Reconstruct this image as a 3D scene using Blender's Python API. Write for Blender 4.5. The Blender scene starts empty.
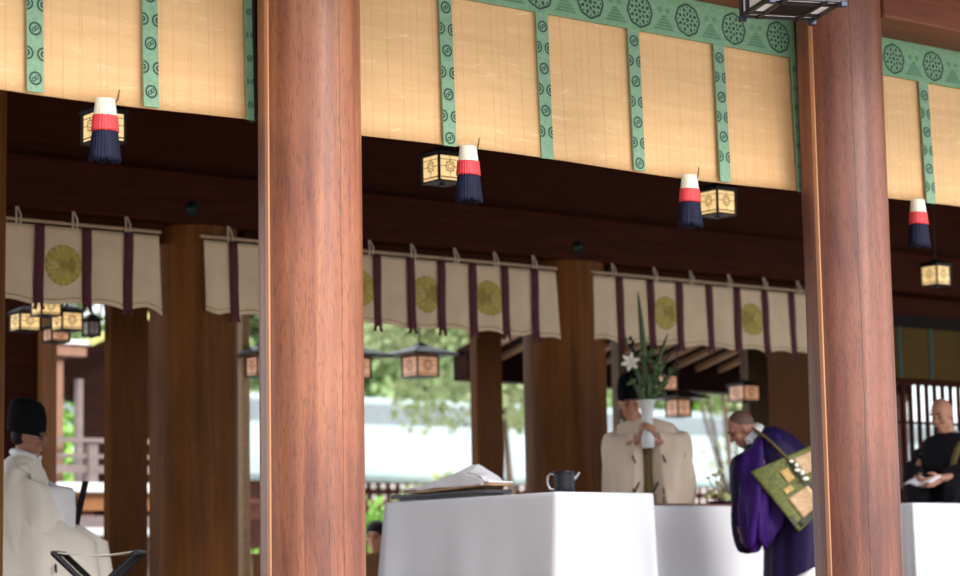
import bpy, math, random
from mathutils import Vector, Matrix
R = random.Random(7)
C = bpy.context.scene.collection
SC = bpy.context.scene
PI = math.pi

# ------------------------------------------------------------------ camera, sky, exposure
cam_data = bpy.data.cameras.new('camera')
cam_data.sensor_width = 36.0
cam_data.lens = 2290.0 / 960.0 * 36.0
cam_data.clip_end = 500
cam = bpy.data.objects.new('camera', cam_data)
C.objects.link(cam)
_r = Vector((.78521, -.61898, -.01736)); _u = Vector((-.06508, -.11036, .99176)); _f = Vector((.6158, .77761, .12694))
cam.matrix_world = Matrix(((_r.x, _u.x, -_f.x, 0), (_r.y, _u.y, -_f.y, 0), (_r.z, _u.z, -_f.z, .24), (0, 0, 0, 1)))
cam_data.dof.use_dof = True
cam_data.dof.focus_distance = 10.6
cam_data.dof.aperture_fstop = 2.2
SC.camera = cam

world = bpy.data.worlds.new('sky'); SC.world = world
world.use_nodes = True
bg = world.node_tree.nodes['Background']
bg.inputs['Color'].default_value = (.89, .95, 1.0, 1)
bg.inputs['Strength'].default_value = 1.0

sun_data = bpy.data.lights.new('sun', 'SUN'); sun_data.energy = 2.0; sun_data.angle = math.radians(25)
sun_data.color = (1, .95, .88)
sun = bpy.data.objects.new('sun', sun_data); C.objects.link(sun)
sun.rotation_euler = Vector((-.08, .84, -.50)).to_track_quat('-Z', 'Y').to_euler()

SC.view_settings.view_transform = 'Standard'
SC.view_settings.look = 'None'
SC.view_settings.gamma = 1
SC.view_settings.use_curve_mapping = False
EXPO = 1.25
SC.view_settings.exposure = EXPO
LAMP = 1 / 2 ** EXPO
SC.cycles.max_bounces = 8
SC.cycles.diffuse_bounces = 5
SC.cycles.use_denoising = True

# ------------------------------------------------------------------ materials
def lin(r, g, b):
    f = lambda c: (c / 12.92 if c <= .04045 else ((c + .055) / 1.055) ** 2.4)
    return (f(r / 255), f(g / 255), f(b / 255), 1)

def mat(name, col, rough=.6, spec=.5, metal=0, var=.12, scale=8, stretch=(1, 1, 1), bump=0, emit=None, estr=0, sheen=0):
    m = bpy.data.materials.new(name); m.use_nodes = True
    nt = m.node_tree; n = nt.nodes; l = nt.links
    b = n['Principled BSDF']
    b.inputs['Roughness'].default_value = rough
    b.inputs['Specular IOR Level'].default_value = spec
    b.inputs['Metallic'].default_value = metal
    if len(col) == 3: col = tuple(col) + (1,)
    tc = n.new('ShaderNodeTexCoord'); mp = n.new('ShaderNodeMapping')
    mp.inputs['Scale'].default_value = stretch
    l.new(tc.outputs['Object'], mp.inputs['Vector'])
    no = n.new('ShaderNodeTexNoise'); no.inputs['Scale'].default_value = scale; no.inputs['Detail'].default_value = 4
    l.new(mp.outputs['Vector'], no.inputs['Vector'])
    rp = n.new('ShaderNodeValToRGB')
    rp.color_ramp.elements[0].position = .3; rp.color_ramp.elements[1].position = .7
    rp.color_ramp.elements[0].color = tuple(c * (1 - var) for c in col[:3]) + (1,)
    rp.color_ramp.elements[1].color = tuple(min(1, c * (1 + var)) for c in col[:3]) + (1,)
    l.new(no.outputs['Fac'], rp.inputs['Fac']); l.new(rp.outputs['Color'], b.inputs['Base Color'])
    if bump:
        bp = n.new('ShaderNodeBump'); bp.inputs['Strength'].default_value = bump; bp.inputs['Distance'].default_value = .02
        l.new(no.outputs['Fac'], bp.inputs['Height']); l.new(bp.outputs['Normal'], b.inputs['Normal'])
    if emit:
        b.inputs['Emission Color'].default_value = tuple(emit[:3]) + (1,)
        b.inputs['Emission Strength'].default_value = estr
    return m

def math_node(nt, op, a, b=None, c=None):
    n = nt.nodes.new('ShaderNodeMath'); n.operation = op
    for i, v in enumerate((a, b, c)):
        if v is None: continue
        if isinstance(v, (int, float)): n.inputs[i].default_value = v
        else: nt.links.new(v, n.inputs[i])
    return n.outputs[0]

def wood_column(name, c_dark, c_mid, c_light, cracks=(), rough=.42, coat=.12, fleck=.30, spec=.5):
    """polished round post: grain, pore flecks and long thin drying cracks at given angles"""
    m = bpy.data.materials.new(name); m.use_nodes = True
    nt = m.node_tree; n = nt.nodes; l = nt.links; b = n['Principled BSDF']
    b.inputs['Roughness'].default_value = rough
    b.inputs['Specular IOR Level'].default_value = spec
    b.inputs['Coat Weight'].default_value = coat; b.inputs['Coat Roughness'].default_value = .35
    tc = n.new('ShaderNodeTexCoord'); sp = n.new('ShaderNodeSeparateXYZ'); l.new(tc.outputs['Object'], sp.inputs[0])
    def noise(sc, scale, det=5, dist=0):
        mp = n.new('ShaderNodeMapping'); mp.inputs['Scale'].default_value = sc; l.new(tc.outputs['Object'], mp.inputs['Vector'])
        no = n.new('ShaderNodeTexNoise'); no.inputs['Scale'].default_value = scale; no.inputs['Detail'].default_value = det
        no.inputs['Distortion'].default_value = dist
        l.new(mp.outputs['Vector'], no.inputs['Vector']); return no.outputs['Fac']
    g1 = noise((1, 1, .06), 14, 6, .6); g2 = noise((1, 1, .5), 1.8, 3)
    mixv = math_node(nt, 'ADD', math_node(nt, 'MULTIPLY', g1, .55), math_node(nt, 'MULTIPLY', g2, .45))
    rp = n.new('ShaderNodeValToRGB'); e = rp.color_ramp.elements
    e[0].position = .36; e[0].color = c_dark; e[1].position = .66; e[1].color = c_light
    k = e.new(.5); k.color = c_mid
    l.new(mixv, rp.inputs['Fac'])
    fl = noise((1, 1, .14), 130, 2)
    fm = n.new('ShaderNodeMapRange'); fm.inputs[1].default_value = .36; fm.inputs[2].default_value = .46; fm.inputs[3].default_value = 1 - fleck; fm.inputs[4].default_value = 1
    l.new(fl, fm.inputs[0])
    fac = fm.outputs[0]
    ang = math_node(nt, 'ARCTAN2', sp.outputs['Y'], sp.outputs['X'])
    wob = math_node(nt, 'MULTIPLY', math_node(nt, 'SUBTRACT', noise((.01, .01, 1), 3.0, 4), .5), .12)
    for th, w, z0, z1 in cracks:
        d = math_node(nt, 'ABSOLUTE', math_node(nt, 'ADD', math_node(nt, 'SUBTRACT', ang, th), wob))
        near = math_node(nt, 'LESS_THAN', d, w)
        inz = math_node(nt, 'MULTIPLY', math_node(nt, 'GREATER_THAN', sp.outputs['Z'], z0), math_node(nt, 'LESS_THAN', sp.outputs['Z'], z1))
        fac = math_node(nt, 'MULTIPLY', fac, math_node(nt, 'SUBTRACT', 1, math_node(nt, 'MULTIPLY', math_node(nt, 'MULTIPLY', near, inz), .72)))
    mx = n.new('ShaderNodeMix'); mx.data_type = 'RGBA'; mx.blend_type = 'MULTIPLY'; mx.inputs['Factor'].default_value = 1
    cmb = n.new('ShaderNodeCombineColor')
    for i in range(3): l.new(fac, cmb.inputs[i])
    l.new(rp.outputs['Color'], mx.inputs['A']); l.new(cmb.outputs[0], mx.inputs['B'])
    l.new(mx.outputs['Result'], b.inputs['Base Color'])
    bp = n.new('ShaderNodeBump'); bp.inputs['Strength'].default_value = .12; bp.inputs['Distance'].default_value = .01
    l.new(fl, bp.inputs['Height']); l.new(bp.outputs['Normal'], b.inputs['Normal'])
    return m

def straw_material():
    m = bpy.data.materials.new('split_bamboo'); m.use_nodes = True
    nt = m.node_tree; n = nt.nodes; l = nt.links; b = n['Principled BSDF']
    b.inputs['Roughness'].default_value = .55
    tc = n.new('ShaderNodeTexCoord'); sp = n.new('ShaderNodeSeparateXYZ'); l.new(tc.outputs['Object'], sp.inputs[0])
    def noise(sc, scale, det=3, dist=0):
        mp = n.new('ShaderNodeMapping'); mp.inputs['Scale'].default_value = sc; l.new(tc.outputs['Object'], mp.inputs['Vector'])
        no = n.new('ShaderNodeTexNoise'); no.inputs['Scale'].default_value = scale; no.inputs['Detail'].default_value = det
        no.inputs['Distortion'].default_value = dist
        l.new(mp.outputs['Vector'], no.inputs['Vector']); return no.outputs['Fac']
    base = n.new('ShaderNodeValToRGB'); e = base.color_ramp.elements
    e[0].position = .3; e[0].color = (.71, .425, .195, 1); e[1].position = .7; e[1].color = (.79, .49, .24, 1)
    l.new(noise((.5, 1, 5), 5, 5), base.inputs['Fac'])
    # short pale streaks across the bamboo
    st = n.new('ShaderNodeMapRange'); st.inputs[1].default_value = .62; st.inputs[2].default_value = .74; st.inputs[3].default_value = 0; st.inputs[4].default_value = .38
    l.new(noise((1.1, 1, 6), 4.2, 3, 2.2), st.inputs[0])
    m1 = n.new('ShaderNodeMix'); m1.data_type = 'RGBA'; m1.inputs['B'].default_value = (.93, .78, .52, 1)
    l.new(st.outputs[0], m1.inputs['Factor']); l.new(base.outputs['Color'], m1.inputs['A'])
    # reddish binding threads, in pairs
    def thread(pitch, off, w):
        fr = math_node(nt, 'FRACT', math_node(nt, 'DIVIDE', math_node(nt, 'ADD', sp.outputs['X'], off + 40), pitch))
        return math_node(nt, 'LESS_THAN', fr, w / pitch)
    t = math_node(nt, 'MAXIMUM', thread(.088, 0, .006), thread(.131, .04, .005))
    m2 = n.new('ShaderNodeMix'); m2.data_type = 'RGBA'; m2.inputs['B'].default_value = (.70, .25, .14, 1)
    l.new(math_node(nt, 'MULTIPLY', math_node(nt, 'MULTIPLY', t, .75), noise((1, 1, .8), 9, 2)), m2.inputs['Factor']); l.new(m1.outputs['Result'], m2.inputs['A'])
    # the fine split rods
    wv = n.new('ShaderNodeTexWave'); wv.bands_direction = 'Z'; wv.inputs['Scale'].default_value = 55; wv.inputs['Distortion'].default_value = .4
    l.new(tc.outputs['Object'], wv.inputs['Vector'])
    bp = n.new('ShaderNodeBump'); bp.inputs['Strength'].default_value = .35; bp.inputs['Distance'].default_value = .003
    l.new(wv.outputs['Fac'], bp.inputs['Height']); l.new(bp.outputs['Normal'], b.inputs['Normal'])
    l.new(m2.outputs['Result'], b.inputs['Base Color'])
    b.inputs['Subsurface Weight'].default_value = 0
    return m

M = {}
_d, _m, _l = (.15, .043, .024, 1), (.28, .092, .043, 1), (.40, .155, .070, 1)
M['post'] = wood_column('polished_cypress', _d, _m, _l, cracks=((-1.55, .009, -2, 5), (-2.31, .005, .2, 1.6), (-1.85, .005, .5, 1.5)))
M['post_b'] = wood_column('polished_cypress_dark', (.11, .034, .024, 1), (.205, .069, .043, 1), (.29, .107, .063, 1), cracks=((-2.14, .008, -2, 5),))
M['batten'] = mat('lit_edge_wood', (.52, .24, .12), .45, var=.15, scale=20, stretch=(1, 1, .05))  # lightened colour stands in for light catching the proud strip
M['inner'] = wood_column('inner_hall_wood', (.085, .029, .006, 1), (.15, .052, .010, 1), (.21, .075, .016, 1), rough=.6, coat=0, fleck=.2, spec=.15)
M['board'] = mat('inner_board', (.13, .046, .010), .6, .12, var=.25, scale=10, stretch=(6, 6, .3))
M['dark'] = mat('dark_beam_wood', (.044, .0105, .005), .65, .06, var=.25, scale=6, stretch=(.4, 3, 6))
M['ceil'] = mat('dark_ceiling_board', (.018, .006, .004), .7, .05, var=.25, scale=4, stretch=(.3, 4, 4))  # very dark brown boards
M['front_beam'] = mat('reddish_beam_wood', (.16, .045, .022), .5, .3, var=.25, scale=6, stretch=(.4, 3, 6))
M['black_wood'] = mat('blackened_wood', (.014, .010, .010), .7, .1)
M['straw'] = straw_material()
M['green'] = mat('green_brocade', (.185, .335, .205), .7, .2, var=.12, scale=60)
M['green_strip'] = mat('pale_green_brocade', (.215, .355, .235), .7, .2, var=.12, scale=60)
M['motif'] = mat('dark_green_motif', (.022, .055, .04), .7)
M['motif_soft'] = mat('soft_green_motif', (.09, .21, .12), .7)
M['black'] = mat('black_edging', (.012, .014, .014), .7)
M['t_white'] = mat('tassel_white_silk', (.80, .74, .60), .7, var=.25, scale=60, stretch=(1, 1, .1))
M['t_red'] = mat('tassel_red_silk', (.72, .045, .055), .6, var=.3, scale=60, stretch=(1, 1, .1))
M['t_navy'] = mat('tassel_navy_silk', (.011, .012, .034), .7, .2, var=.5, scale=60, stretch=(1, 1, .1))
M['hook'] = mat('brown_cord', (.16, .08, .02), .7)
M['noren'] = mat('cream_cloth', (.70, .55, .39), .85, var=.07, scale=6)
M['strap'] = mat('plum_strap', (.085, .012, .026), .8, var=.3, scale=40)
M['crest'] = mat('gold_crest_dye', (.47, .37, .085), .7, var=.15, scale=20)
M['crest_line'] = mat('dull_gold_line', (.30, .22, .05), .7)
M['rod'] = mat('bamboo_rod', (.42, .30, .20), .5)
M['cord'] = mat('pale_cord', (.60, .52, .42), .8)
M['nail'] = mat('dark_bronze', (.02, .045, .045), .4, metal=.6)
M['iron'] = mat('black_iron', (.016, .015, .020), .45, metal=.3)
M['iron_blue'] = mat('weathered_iron_cap', (.03, .035, .06), .4, metal=.5)
M['paper'] = mat('white_lantern_paper', (.82, .83, .88), .7)
M['paper_lit'] = mat('lit_lantern_paper', (.7, .6, .4), .7, emit=(1.0, .66, .27), estr=.85 * LAMP, var=.2, scale=9)
M['paper_back'] = mat('dim_lantern_paper', (.70, .62, .60), .7, emit=(1.0, .42, .18), estr=.42 * LAMP, var=.2, scale=9)
M['bulb'] = mat('lamp_bulb', (.9, .6, .3), .5, emit=(1, .55, .2), estr=1.6 * LAMP)
M['crest_dark'] = mat('lantern_crest_bar', (.20, .13, .04), .6)
M['cloth'] = mat('white_linen', (.82, .83, .90), .85, var=.02, scale=3)
M['papers'] = mat('white_paper', (.86, .84, .90), .8, var=.03)
M['palewood'] = mat('plain_pale_wood', (.50, .31, .17), .6, var=.15, scale=10, stretch=(1, 8, 8))
M['lacquer'] = mat('black_lacquer', (.016, .013, .018), .25)
M['redlac'] = mat('red_brown_lacquer', (.16, .03, .022), .3)
M['jug'] = mat('black_enamel', (.012, .013, .020), .35, .3)
M['steel'] = mat('grey_metal', (.35, .36, .40), .35, metal=.7)
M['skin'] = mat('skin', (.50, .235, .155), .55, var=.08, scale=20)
M['skin_d'] = mat('shaded_skin', (.33, .145, .095), .55, var=.08, scale=20)  # darker skin tone, shade on the bowed head put into the colour
M['hair'] = mat('black_hair', (.008, .007, .009), .6, .15, var=.3, scale=80)
M['stubble'] = mat('shaved_hair', (.11, .055, .042), .7, var=.2, scale=80)
M['hat'] = mat('black_gauze', (.006, .006, .008), .85, .08)
M['robe'] = mat('cream_silk_robe', (.85, .78, .68), .7, var=.04, scale=5)
M['robe_pk'] = mat('ivory_ritual_robe', (.82, .65, .51), .7, var=.05, scale=5)
M['white_silk'] = mat('white_under_robe', (.80, .79, .84), .7, var=.03)
M['lavender'] = mat('pale_lavender_silk', (.55, .47, .62), .6, var=.05)
M['olive'] = mat('olive_sash', (.15, .105, .03), .7, var=.15, scale=30)
M['cordblack'] = mat('black_cord', (.02, .015, .02), .8)
M['purple'] = mat('purple_silk', (.030, .004, .115), .6, .2, var=.25, scale=5)
M['purple_d'] = mat('dark_purple_gauze', (.012, .006, .045), .6, .2, var=.2, scale=6)
M['kesa'] = mat('green_brocade_mantle', (.115, .130, .026), .65, var=.35, scale=45)
M['kesa_dark'] = mat('dark_green_brocade', (.045, .05, .03), .65, var=.35, scale=45)
M['gold'] = mat('gold_brocade', (.50, .31, .10), .55, var=.25, scale=50)
M['peach'] = mat('peach_brocade', (.55, .36, .21), .6, var=.2, scale=40)
M['blackrobe'] = mat('black_gauze_robe', (.010, .009, .013), .75, .12, var=.3, scale=6)
M['porcelain'] = mat('white_porcelain', (.74, .77, .80), .2, var=.02)
M['leaf'] = mat('iris_leaf', (.055, .105, .028), .5, var=.35, scale=12)
M['leaf2'] = mat('foliage_leaf', (.20, .29, .11), .6, var=.45, scale=1.2)
M['leaf3'] = mat('pale_foliage_leaf', (.34, .40, .19), .6, var=.4, scale=1.2)
M['leaf4'] = mat('bright_foliage_leaf', (.22, .42, .07), .6, var=.4, scale=2)
M['bark'] = mat('bark', (.10, .07, .05), .9, var=.3, scale=10)
M['lily'] = mat('lily_petal', (.82, .80, .74), .5, var=.05)
M['stem'] = mat('brown_stem', (.22, .13, .05), .7)
M['copper'] = mat('verdigris_roof', (.36, .435, .44), .6, .2, var=.06, scale=3)
M['ridge'] = mat('grey_ridge', (.17, .195, .21), .6, var=.08)
M['eavegreen'] = mat('eave_edge_copper', (.22, .29, .27), .6)
M['redwood'] = mat('red_brown_timber', (.17, .045, .03), .6, var=.2, scale=6)
M['tip'] = mat('white_rafter_tip', (.74, .68, .66), .7)
M['gravel'] = mat('pale_gravel', (.50, .47, .42), .9, var=.12, scale=60)
M['floorwood'] = mat('hall_floor_board', (.25, .15, .085), .6, .2, var=.2, scale=6, stretch=(.3, 6, 1))
M['greywood'] = mat('shaded_grey_timber', (.20, .15, .145), .7, var=.2, scale=6, stretch=(.4, 5, 5))  # grey darkened to carry the pavilion's shade in the colour
M['greypost'] = mat('dull_grey_brown_timber', (.12, .08, .05), .7, .2)
M['whitewash'] = mat('white_plaster_edge', (.80, .80, .82), .8, var=.03)
M['orangewood'] = mat('orange_timber', (.30, .125, .042), .6, var=.2, scale=8, stretch=(5, 5, .4))
M['rafter'] = mat('lit_rafter_timber', (.44, .24, .14), .6, var=.15, scale=6)  # paler colour stands in for daylight on the rafter sides
M['yellowroof'] = mat('mossy_roof_edge', (.42, .42, .14), .8)
M['pinkwood'] = mat('shaded_reddish_timber', (.26, .13, .085), .7, var=.1)  # red-brown darkened, since the pavilion stands in shade
M['blindolive'] = mat('old_bamboo_blind', (.085, .052, .013), .7, .1, var=.15, scale=10, stretch=(.5, 1, 20))
M['canvas'] = mat('stool_canvas', (.66, .60, .55), .8)
M['yellow'] = mat('yellow_jacket', (.50, .45, .08), .8)
M['glass_rim'] = mat('thin_steel_rim', (.5, .5, .52), .3, metal=.8)

# ------------------------------------------------------------------ mesh builder
class MB:
    def __init__(s): s.v = []; s.f = []; s.mi = []; s.sm = []
    def add(s, verts, faces, m=0, smooth=False):
        o = len(s.v); s.v += [Vector(v) for v in verts]
        for f in faces: s.f.append([i + o for i in f]); s.mi.append(m); s.sm.append(smooth)
        return s
    def box(s, a, b, m=0):
        (x0, y0, z0), (x1, y1, z1) = a, b
        v = [(x0, y0, z0), (x1, y0, z0), (x1, y1, z0), (x0, y1, z0), (x0, y0, z1), (x1, y0, z1), (x1, y1, z1), (x0, y1, z1)]
        return s.add(v, [(0, 3, 2, 1), (4, 5, 6, 7), (0, 1, 5, 4), (1, 2, 6, 5), (2, 3, 7, 6), (3, 0, 4, 7)], m)
    def bar(s, p, q, w, h, m=0, up=(0, 0, 1)):
        p, q = Vector(p), Vector(q); d = (q - p).normalized(); u = Vector(up)
        sd = d.cross(u)
        if sd.length < 1e-4: sd = d.cross(Vector((0, 1, 0)))
        sd.normalize(); u = sd.cross(d)
        v = [c + sd * (a * w / 2) + u * (b * h / 2) for c in (p, q) for a, b in ((-1, -1), (1, -1), (1, 1), (-1, 1))]
        return s.add(v, [(0, 1, 2, 3), (7, 6, 5, 4), (0, 4, 5, 1), (1, 5, 6, 2), (2, 6, 7, 3), (3, 7, 4, 0)], m)
    def rings(s, rs, m=0, smooth=True, cap=True, closed=True):
        n = len(rs[0]); vs = [p for r in rs for p in r]; fs = []
        for i in range(len(rs) - 1):
            for j in range(n if closed else n - 1):
                k = (j + 1) % n
                fs.append((i * n + j, i * n + k, (i + 1) * n + k, (i + 1) * n + j))
        s.add(vs, fs, m, smooth)
        if cap:
            s.add(rs[0], [tuple(range(n))[::-1]], m, False); s.add(rs[-1], [tuple(range(n))], m, False)
        return s
    def lathe(s, prof, c=(0, 0, 0), n=32, m=0, cap=True, rot=0, smooth=True):
        c = Vector(c)
        return s.rings([[c + Vector((r * math.cos(2 * PI * j / n + rot), r * math.sin(2 * PI * j / n + rot), z)) for j in range(n)] for r, z in prof], m, smooth, cap)
    def tube(s, pts, r, n=8, m=0):
        pts = [Vector(p) for p in pts]; rr = r if isinstance(r, (list, tuple)) else [r] * len(pts); rs = []
        u = None
        for i, p in enumerate(pts):
            d = (pts[min(i + 1, len(pts) - 1)] - pts[max(i - 1, 0)]).normalized()
            if u is None: u = d.orthogonal().normalized()
            u = (u - d * u.dot(d)).normalized(); w = d.cross(u)
            rs.append([p + (u * math.cos(2 * PI * j / n) + w * math.sin(2 * PI * j / n)) * rr[i] for j in range(n)])
        return s.rings(rs, m)
    def ell(s, c, r, m=0, rot=None, nu=16, nv=10):
        c = Vector(c); rs = []
        for i in range(1, nv):
            t = PI * i / nv
            ring = [Vector((r[0] * math.sin(t) * math.cos(2 * PI * j / nu), r[1] * math.sin(t) * math.sin(2 * PI * j / nu), -r[2] * math.cos(t))) for j in range(nu)]
            rs.append([c + (rot @ p if rot else p) for p in ring])
        s.rings(rs, m, True, False)
        for sign, ring in ((-1, rs[0]), (1, rs[-1])):
            p = Vector((0, 0, sign * r[2])); p = c + (rot @ p if rot else p)
            fs = [(j, nu, (j + 1) % nu) if sign < 0 else (j, (j + 1) % nu, nu) for j in range(nu)]
            if sign < 0: fs = [f[::-1] for f in fs]; fs = [f[::-1] for f in fs]
            s.add(ring + [p], fs, m, True)
        return s
    def sheet(s, fn, nu, nv, th, m=0, smooth=True):
        """thick cloth: fn(u,v)->point, offset th along the local normal"""
        g = [[Vector(fn(i / nu, j / nv)) for j in range(nv + 1)] for i in range(nu + 1)]
        def nrm(i, j):
            a = g[min(i + 1, nu)][j] - g[max(i - 1, 0)][j]; b = g[i][min(j + 1, nv)] - g[i][max(j - 1, 0)]
            c = a.cross(b); return c.normalized() if c.length > 1e-9 else Vector((0, 0, 1))
        front = [g[i][j] + nrm(i, j) * th / 2 for i in range(nu + 1) for j in range(nv + 1)]
        back = [g[i][j] - nrm(i, j) * th / 2 for i in range(nu + 1) for j in range(nv + 1)]
        N = len(front); W = nv + 1; fs = []
        for i in range(nu):
            for j in range(nv):
                a, b, c, d = i * W + j, (i + 1) * W + j, (i + 1) * W + j + 1, i * W + j + 1
                fs.append((a, b, c, d)); fs.append((N + d, N + c, N + b, N + a))
        ed = [(i * W, (i + 1) * W) for i in range(nu)] + [(nu * W + j, nu * W + j + 1) for j in range(nv)] + \
             [((i + 1) * W + nv, i * W + nv) for i in range(nu)] + [(j + 1, j) for j in range(nv)]
        for a, b in ed: fs.append((b, a, N + a, N + b))
        return s.add(front + back, fs, m, smooth)
    def disc(s, c, r, ux, uy, n=28, m=0, wob=0, lobes=4, r_in=0):
        """flat disc or ring in the plane ux,uy"""
        c, ux, uy = Vector(c), Vector(ux), Vector(uy)
        pt = lambda rad, t: c + (ux * math.cos(t) + uy * math.sin(t)) * rad * (1 + wob * math.cos(lobes * t))
        outer = [pt(r, 2 * PI * j / n) for j in range(n)]
        if r_in <= 0: return s.add(outer, [tuple(range(n))], m)
        inner = [pt(r_in, 2 * PI * j / n) for j in range(n)]
        return s.add(outer + inner, [(j, (j + 1) % n, n + (j + 1) % n, n + j) for j in range(n)], m)

BASE = {}
def obj(name, mb, mats, parent=None, local=False, loc=None, bevel=0):
    """link one mesh object; geometry is in world coordinates unless local"""
    if not isinstance(mats, (list, tuple)): mats = [mats]
    off = Vector((0, 0, 0))
    if not local:
        off = BASE[parent.name] if parent is not None else Vector(loc or (0, 0, 0))
    me = bpy.data.meshes.new(name)
    me.from_pydata([v - off for v in mb.v], [], mb.f)
    for m in mats: me.materials.append(m)
    for p, i, sm in zip(me.polygons, mb.mi, mb.sm): p.material_index = i; p.use_smooth = sm
    me.update()
    o = bpy.data.objects.new(name, me); C.objects.link(o)
    if parent is not None: o.parent = parent; BASE[o.name] = off if not local else Vector((0, 0, 0))
    else: o.location = Vector(loc or (0, 0, 0)); BASE[o.name] = Vector(loc or (0, 0, 0))
    if bevel:
        b = o.modifiers.new('bevel', 'BEVEL'); b.width = bevel; b.segments = 2; b.limit_method = 'ANGLE'
    return o
def tag(o, label, cat, group=None):
    o['label'] = label; o['category'] = cat
    if group: o['group'] = group
    return o
def thing(name, label, cat, loc=(0, 0, 0), rz=0, group=None):
    o = bpy.data.objects.new(name, None); C.objects.link(o); o.location = loc; o.rotation_euler = (0, 0, rz)
    o.empty_display_size = .1
    BASE[o.name] = Vector(loc)
    return tag(o, label, cat, group)
def struct(name, mb, m, bevel=0):
    o = obj(name, mb, m, bevel=bevel); o['kind'] = 'structure'; return o
def copy_tree(o, parent=None):
    c = o.copy(); C.objects.link(c)
    if parent is not None: c.parent = parent
    for ch in list(o.children): copy_tree(ch, c)
    return c

# ------------------------------------------------------------------ the place: ground, floor, roof, beams
struct('ground', MB().box((-60, -40, -1.4), (90, 110, -1.0)), M['gravel'])
struct('floor', MB().box((-6, 6.9, -.22), (24, 14.95, 0)), M['floorwood'])
struct('trim_1', MB().box((-6, 6.95, -1.0), (24, 7.15, -.22)), M['board'])
struct('trim_2', MB().box((-6, 14.7, -1.0), (24, 14.9, -.22)), M['board'])
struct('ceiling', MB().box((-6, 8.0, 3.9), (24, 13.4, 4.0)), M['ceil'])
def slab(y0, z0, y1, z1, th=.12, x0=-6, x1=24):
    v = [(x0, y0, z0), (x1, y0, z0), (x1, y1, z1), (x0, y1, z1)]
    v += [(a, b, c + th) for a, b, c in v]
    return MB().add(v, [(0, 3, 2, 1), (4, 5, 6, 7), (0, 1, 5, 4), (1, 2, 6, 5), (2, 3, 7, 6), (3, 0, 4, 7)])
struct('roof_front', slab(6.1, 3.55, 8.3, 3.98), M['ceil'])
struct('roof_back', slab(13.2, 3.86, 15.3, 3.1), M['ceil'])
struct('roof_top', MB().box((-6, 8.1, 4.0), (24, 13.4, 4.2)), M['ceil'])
struct('wall_left', MB().box((-6.1, 8.0, 0), (-6, 13.2, 3.9)), M['board'])  # unseen end wall, added to keep side light out
struct('wall_right', MB().box((24, 8.0, 0), (24.1, 13.2, 3.9)), M['board'])  # likewise added out of view to block light from the right
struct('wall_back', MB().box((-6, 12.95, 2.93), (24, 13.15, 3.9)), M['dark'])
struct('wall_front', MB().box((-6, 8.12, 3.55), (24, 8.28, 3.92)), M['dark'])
for a, b_, l in ((-6, 5.32, 'dark beam left of the nearer front post, above the left straw blind'),
                 (5.74, 8.735, 'dark reddish beam between the two front posts above the middle straw blind'),
                 (9.16, 24, 'dark reddish beam right of the right front post, above the right straw blind')):
    tag(obj('front_beam', MB().box((a, 8.04, 3.2), (b_, 8.5, 3.55)), M['front_beam'], bevel=.015), l, 'beam')
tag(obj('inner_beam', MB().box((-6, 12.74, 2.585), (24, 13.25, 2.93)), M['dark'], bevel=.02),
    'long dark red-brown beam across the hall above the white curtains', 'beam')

for a, b_, l in ((4.6, 7.56, 'thin dark board added behind the top of the far left curtain'), (8.18, 10.76, 'thin dark board added behind the top of the middle curtain'),
                 (11.42, 13.99, 'thin dark board added behind the top of the right curtain')):
    tag(obj('lintel', MB().box((a, 12.86, 2.46), (b_, 12.96, 2.585)), M['dark']), l, 'beam')  # dark boards added to close the bright gap above the curtains

# far building bays right of the hall: boarded lattice
tag(obj('wall_board', MB().box((14.25, 13.3, 0), (14.33, 13.99, 2.585)), M['board']),
    'dark reddish board partition behind the purple-robed monk beside the right post', 'partition')

# front posts
def front_post(x, y, m, label):
    t = thing('front_post', label, 'post', (x, y, -1.0), group='front posts of the hall')
    obj('shaft', MB().lathe([(.225, -1.0), (.225, 3.55)], (x, y, 0), 64), m, t)
    for sx in (-1, 1):
        obj('edge_strip', MB().box((x + sx * .208, y - .022, -1.0), (x + sx * .231, y + .006, 3.19)), M['batten'], t, bevel=.004)
    return t
front_post(5.529, 8.16, M['post'], 'thick round reddish-brown wooden post, left and nearest of the front posts')
front_post(8.930, 8.16, M['post_b'], 'thick round reddish-brown wooden post beside the purple-robed monk')

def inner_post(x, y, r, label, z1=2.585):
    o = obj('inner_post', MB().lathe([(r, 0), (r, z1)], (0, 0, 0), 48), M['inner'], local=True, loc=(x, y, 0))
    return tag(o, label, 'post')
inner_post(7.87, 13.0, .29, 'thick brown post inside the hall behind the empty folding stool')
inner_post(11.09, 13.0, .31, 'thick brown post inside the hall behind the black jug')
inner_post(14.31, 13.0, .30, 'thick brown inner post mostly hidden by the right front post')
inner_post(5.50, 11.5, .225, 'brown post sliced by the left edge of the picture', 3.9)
def square_post(x0, x1, y0, y1, m, label, z1=3.35, name='square_post', z0=0):
    return tag(obj(name, MB().box((x0, y0, z0), (x1, y1, z1)), m, bevel=.008), label, 'post')
square_post(8.03, 8.335, 14.4, 14.5, M['board'], 'square brown post at the back left of the thick post behind the stool')
square_post(11.36, 11.62, 14.4, 14.5, M['board'], 'square brown post at the back, right edge of the garden view')
square_post(14.42, 14.695, 14.4, 14.5, M['greypost'], 'greyish square post at the back above the purple-robed monk', 2.93)
square_post(9.14, 9.205, 14.4, 14.5, M['palewood'], 'thin post beside the left front post, coloured pale for daylight', name='thin_post')  # pale wood colour imitates outdoor light on this jamb
square_post(12.885, 12.97, 14.4, 14.5, M['greypost'], 'thin grey post behind the head of the man with the vase', 2.93, name='thin_post')
square_post(8.285, 8.40, 15.9, 16.05, M['orangewood'], 'narrow post behind the seated priest, coloured orange for its lit edge', 3.2, z0=-1.0)  # orange colour stands in for the lit edge of a back post
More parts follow.
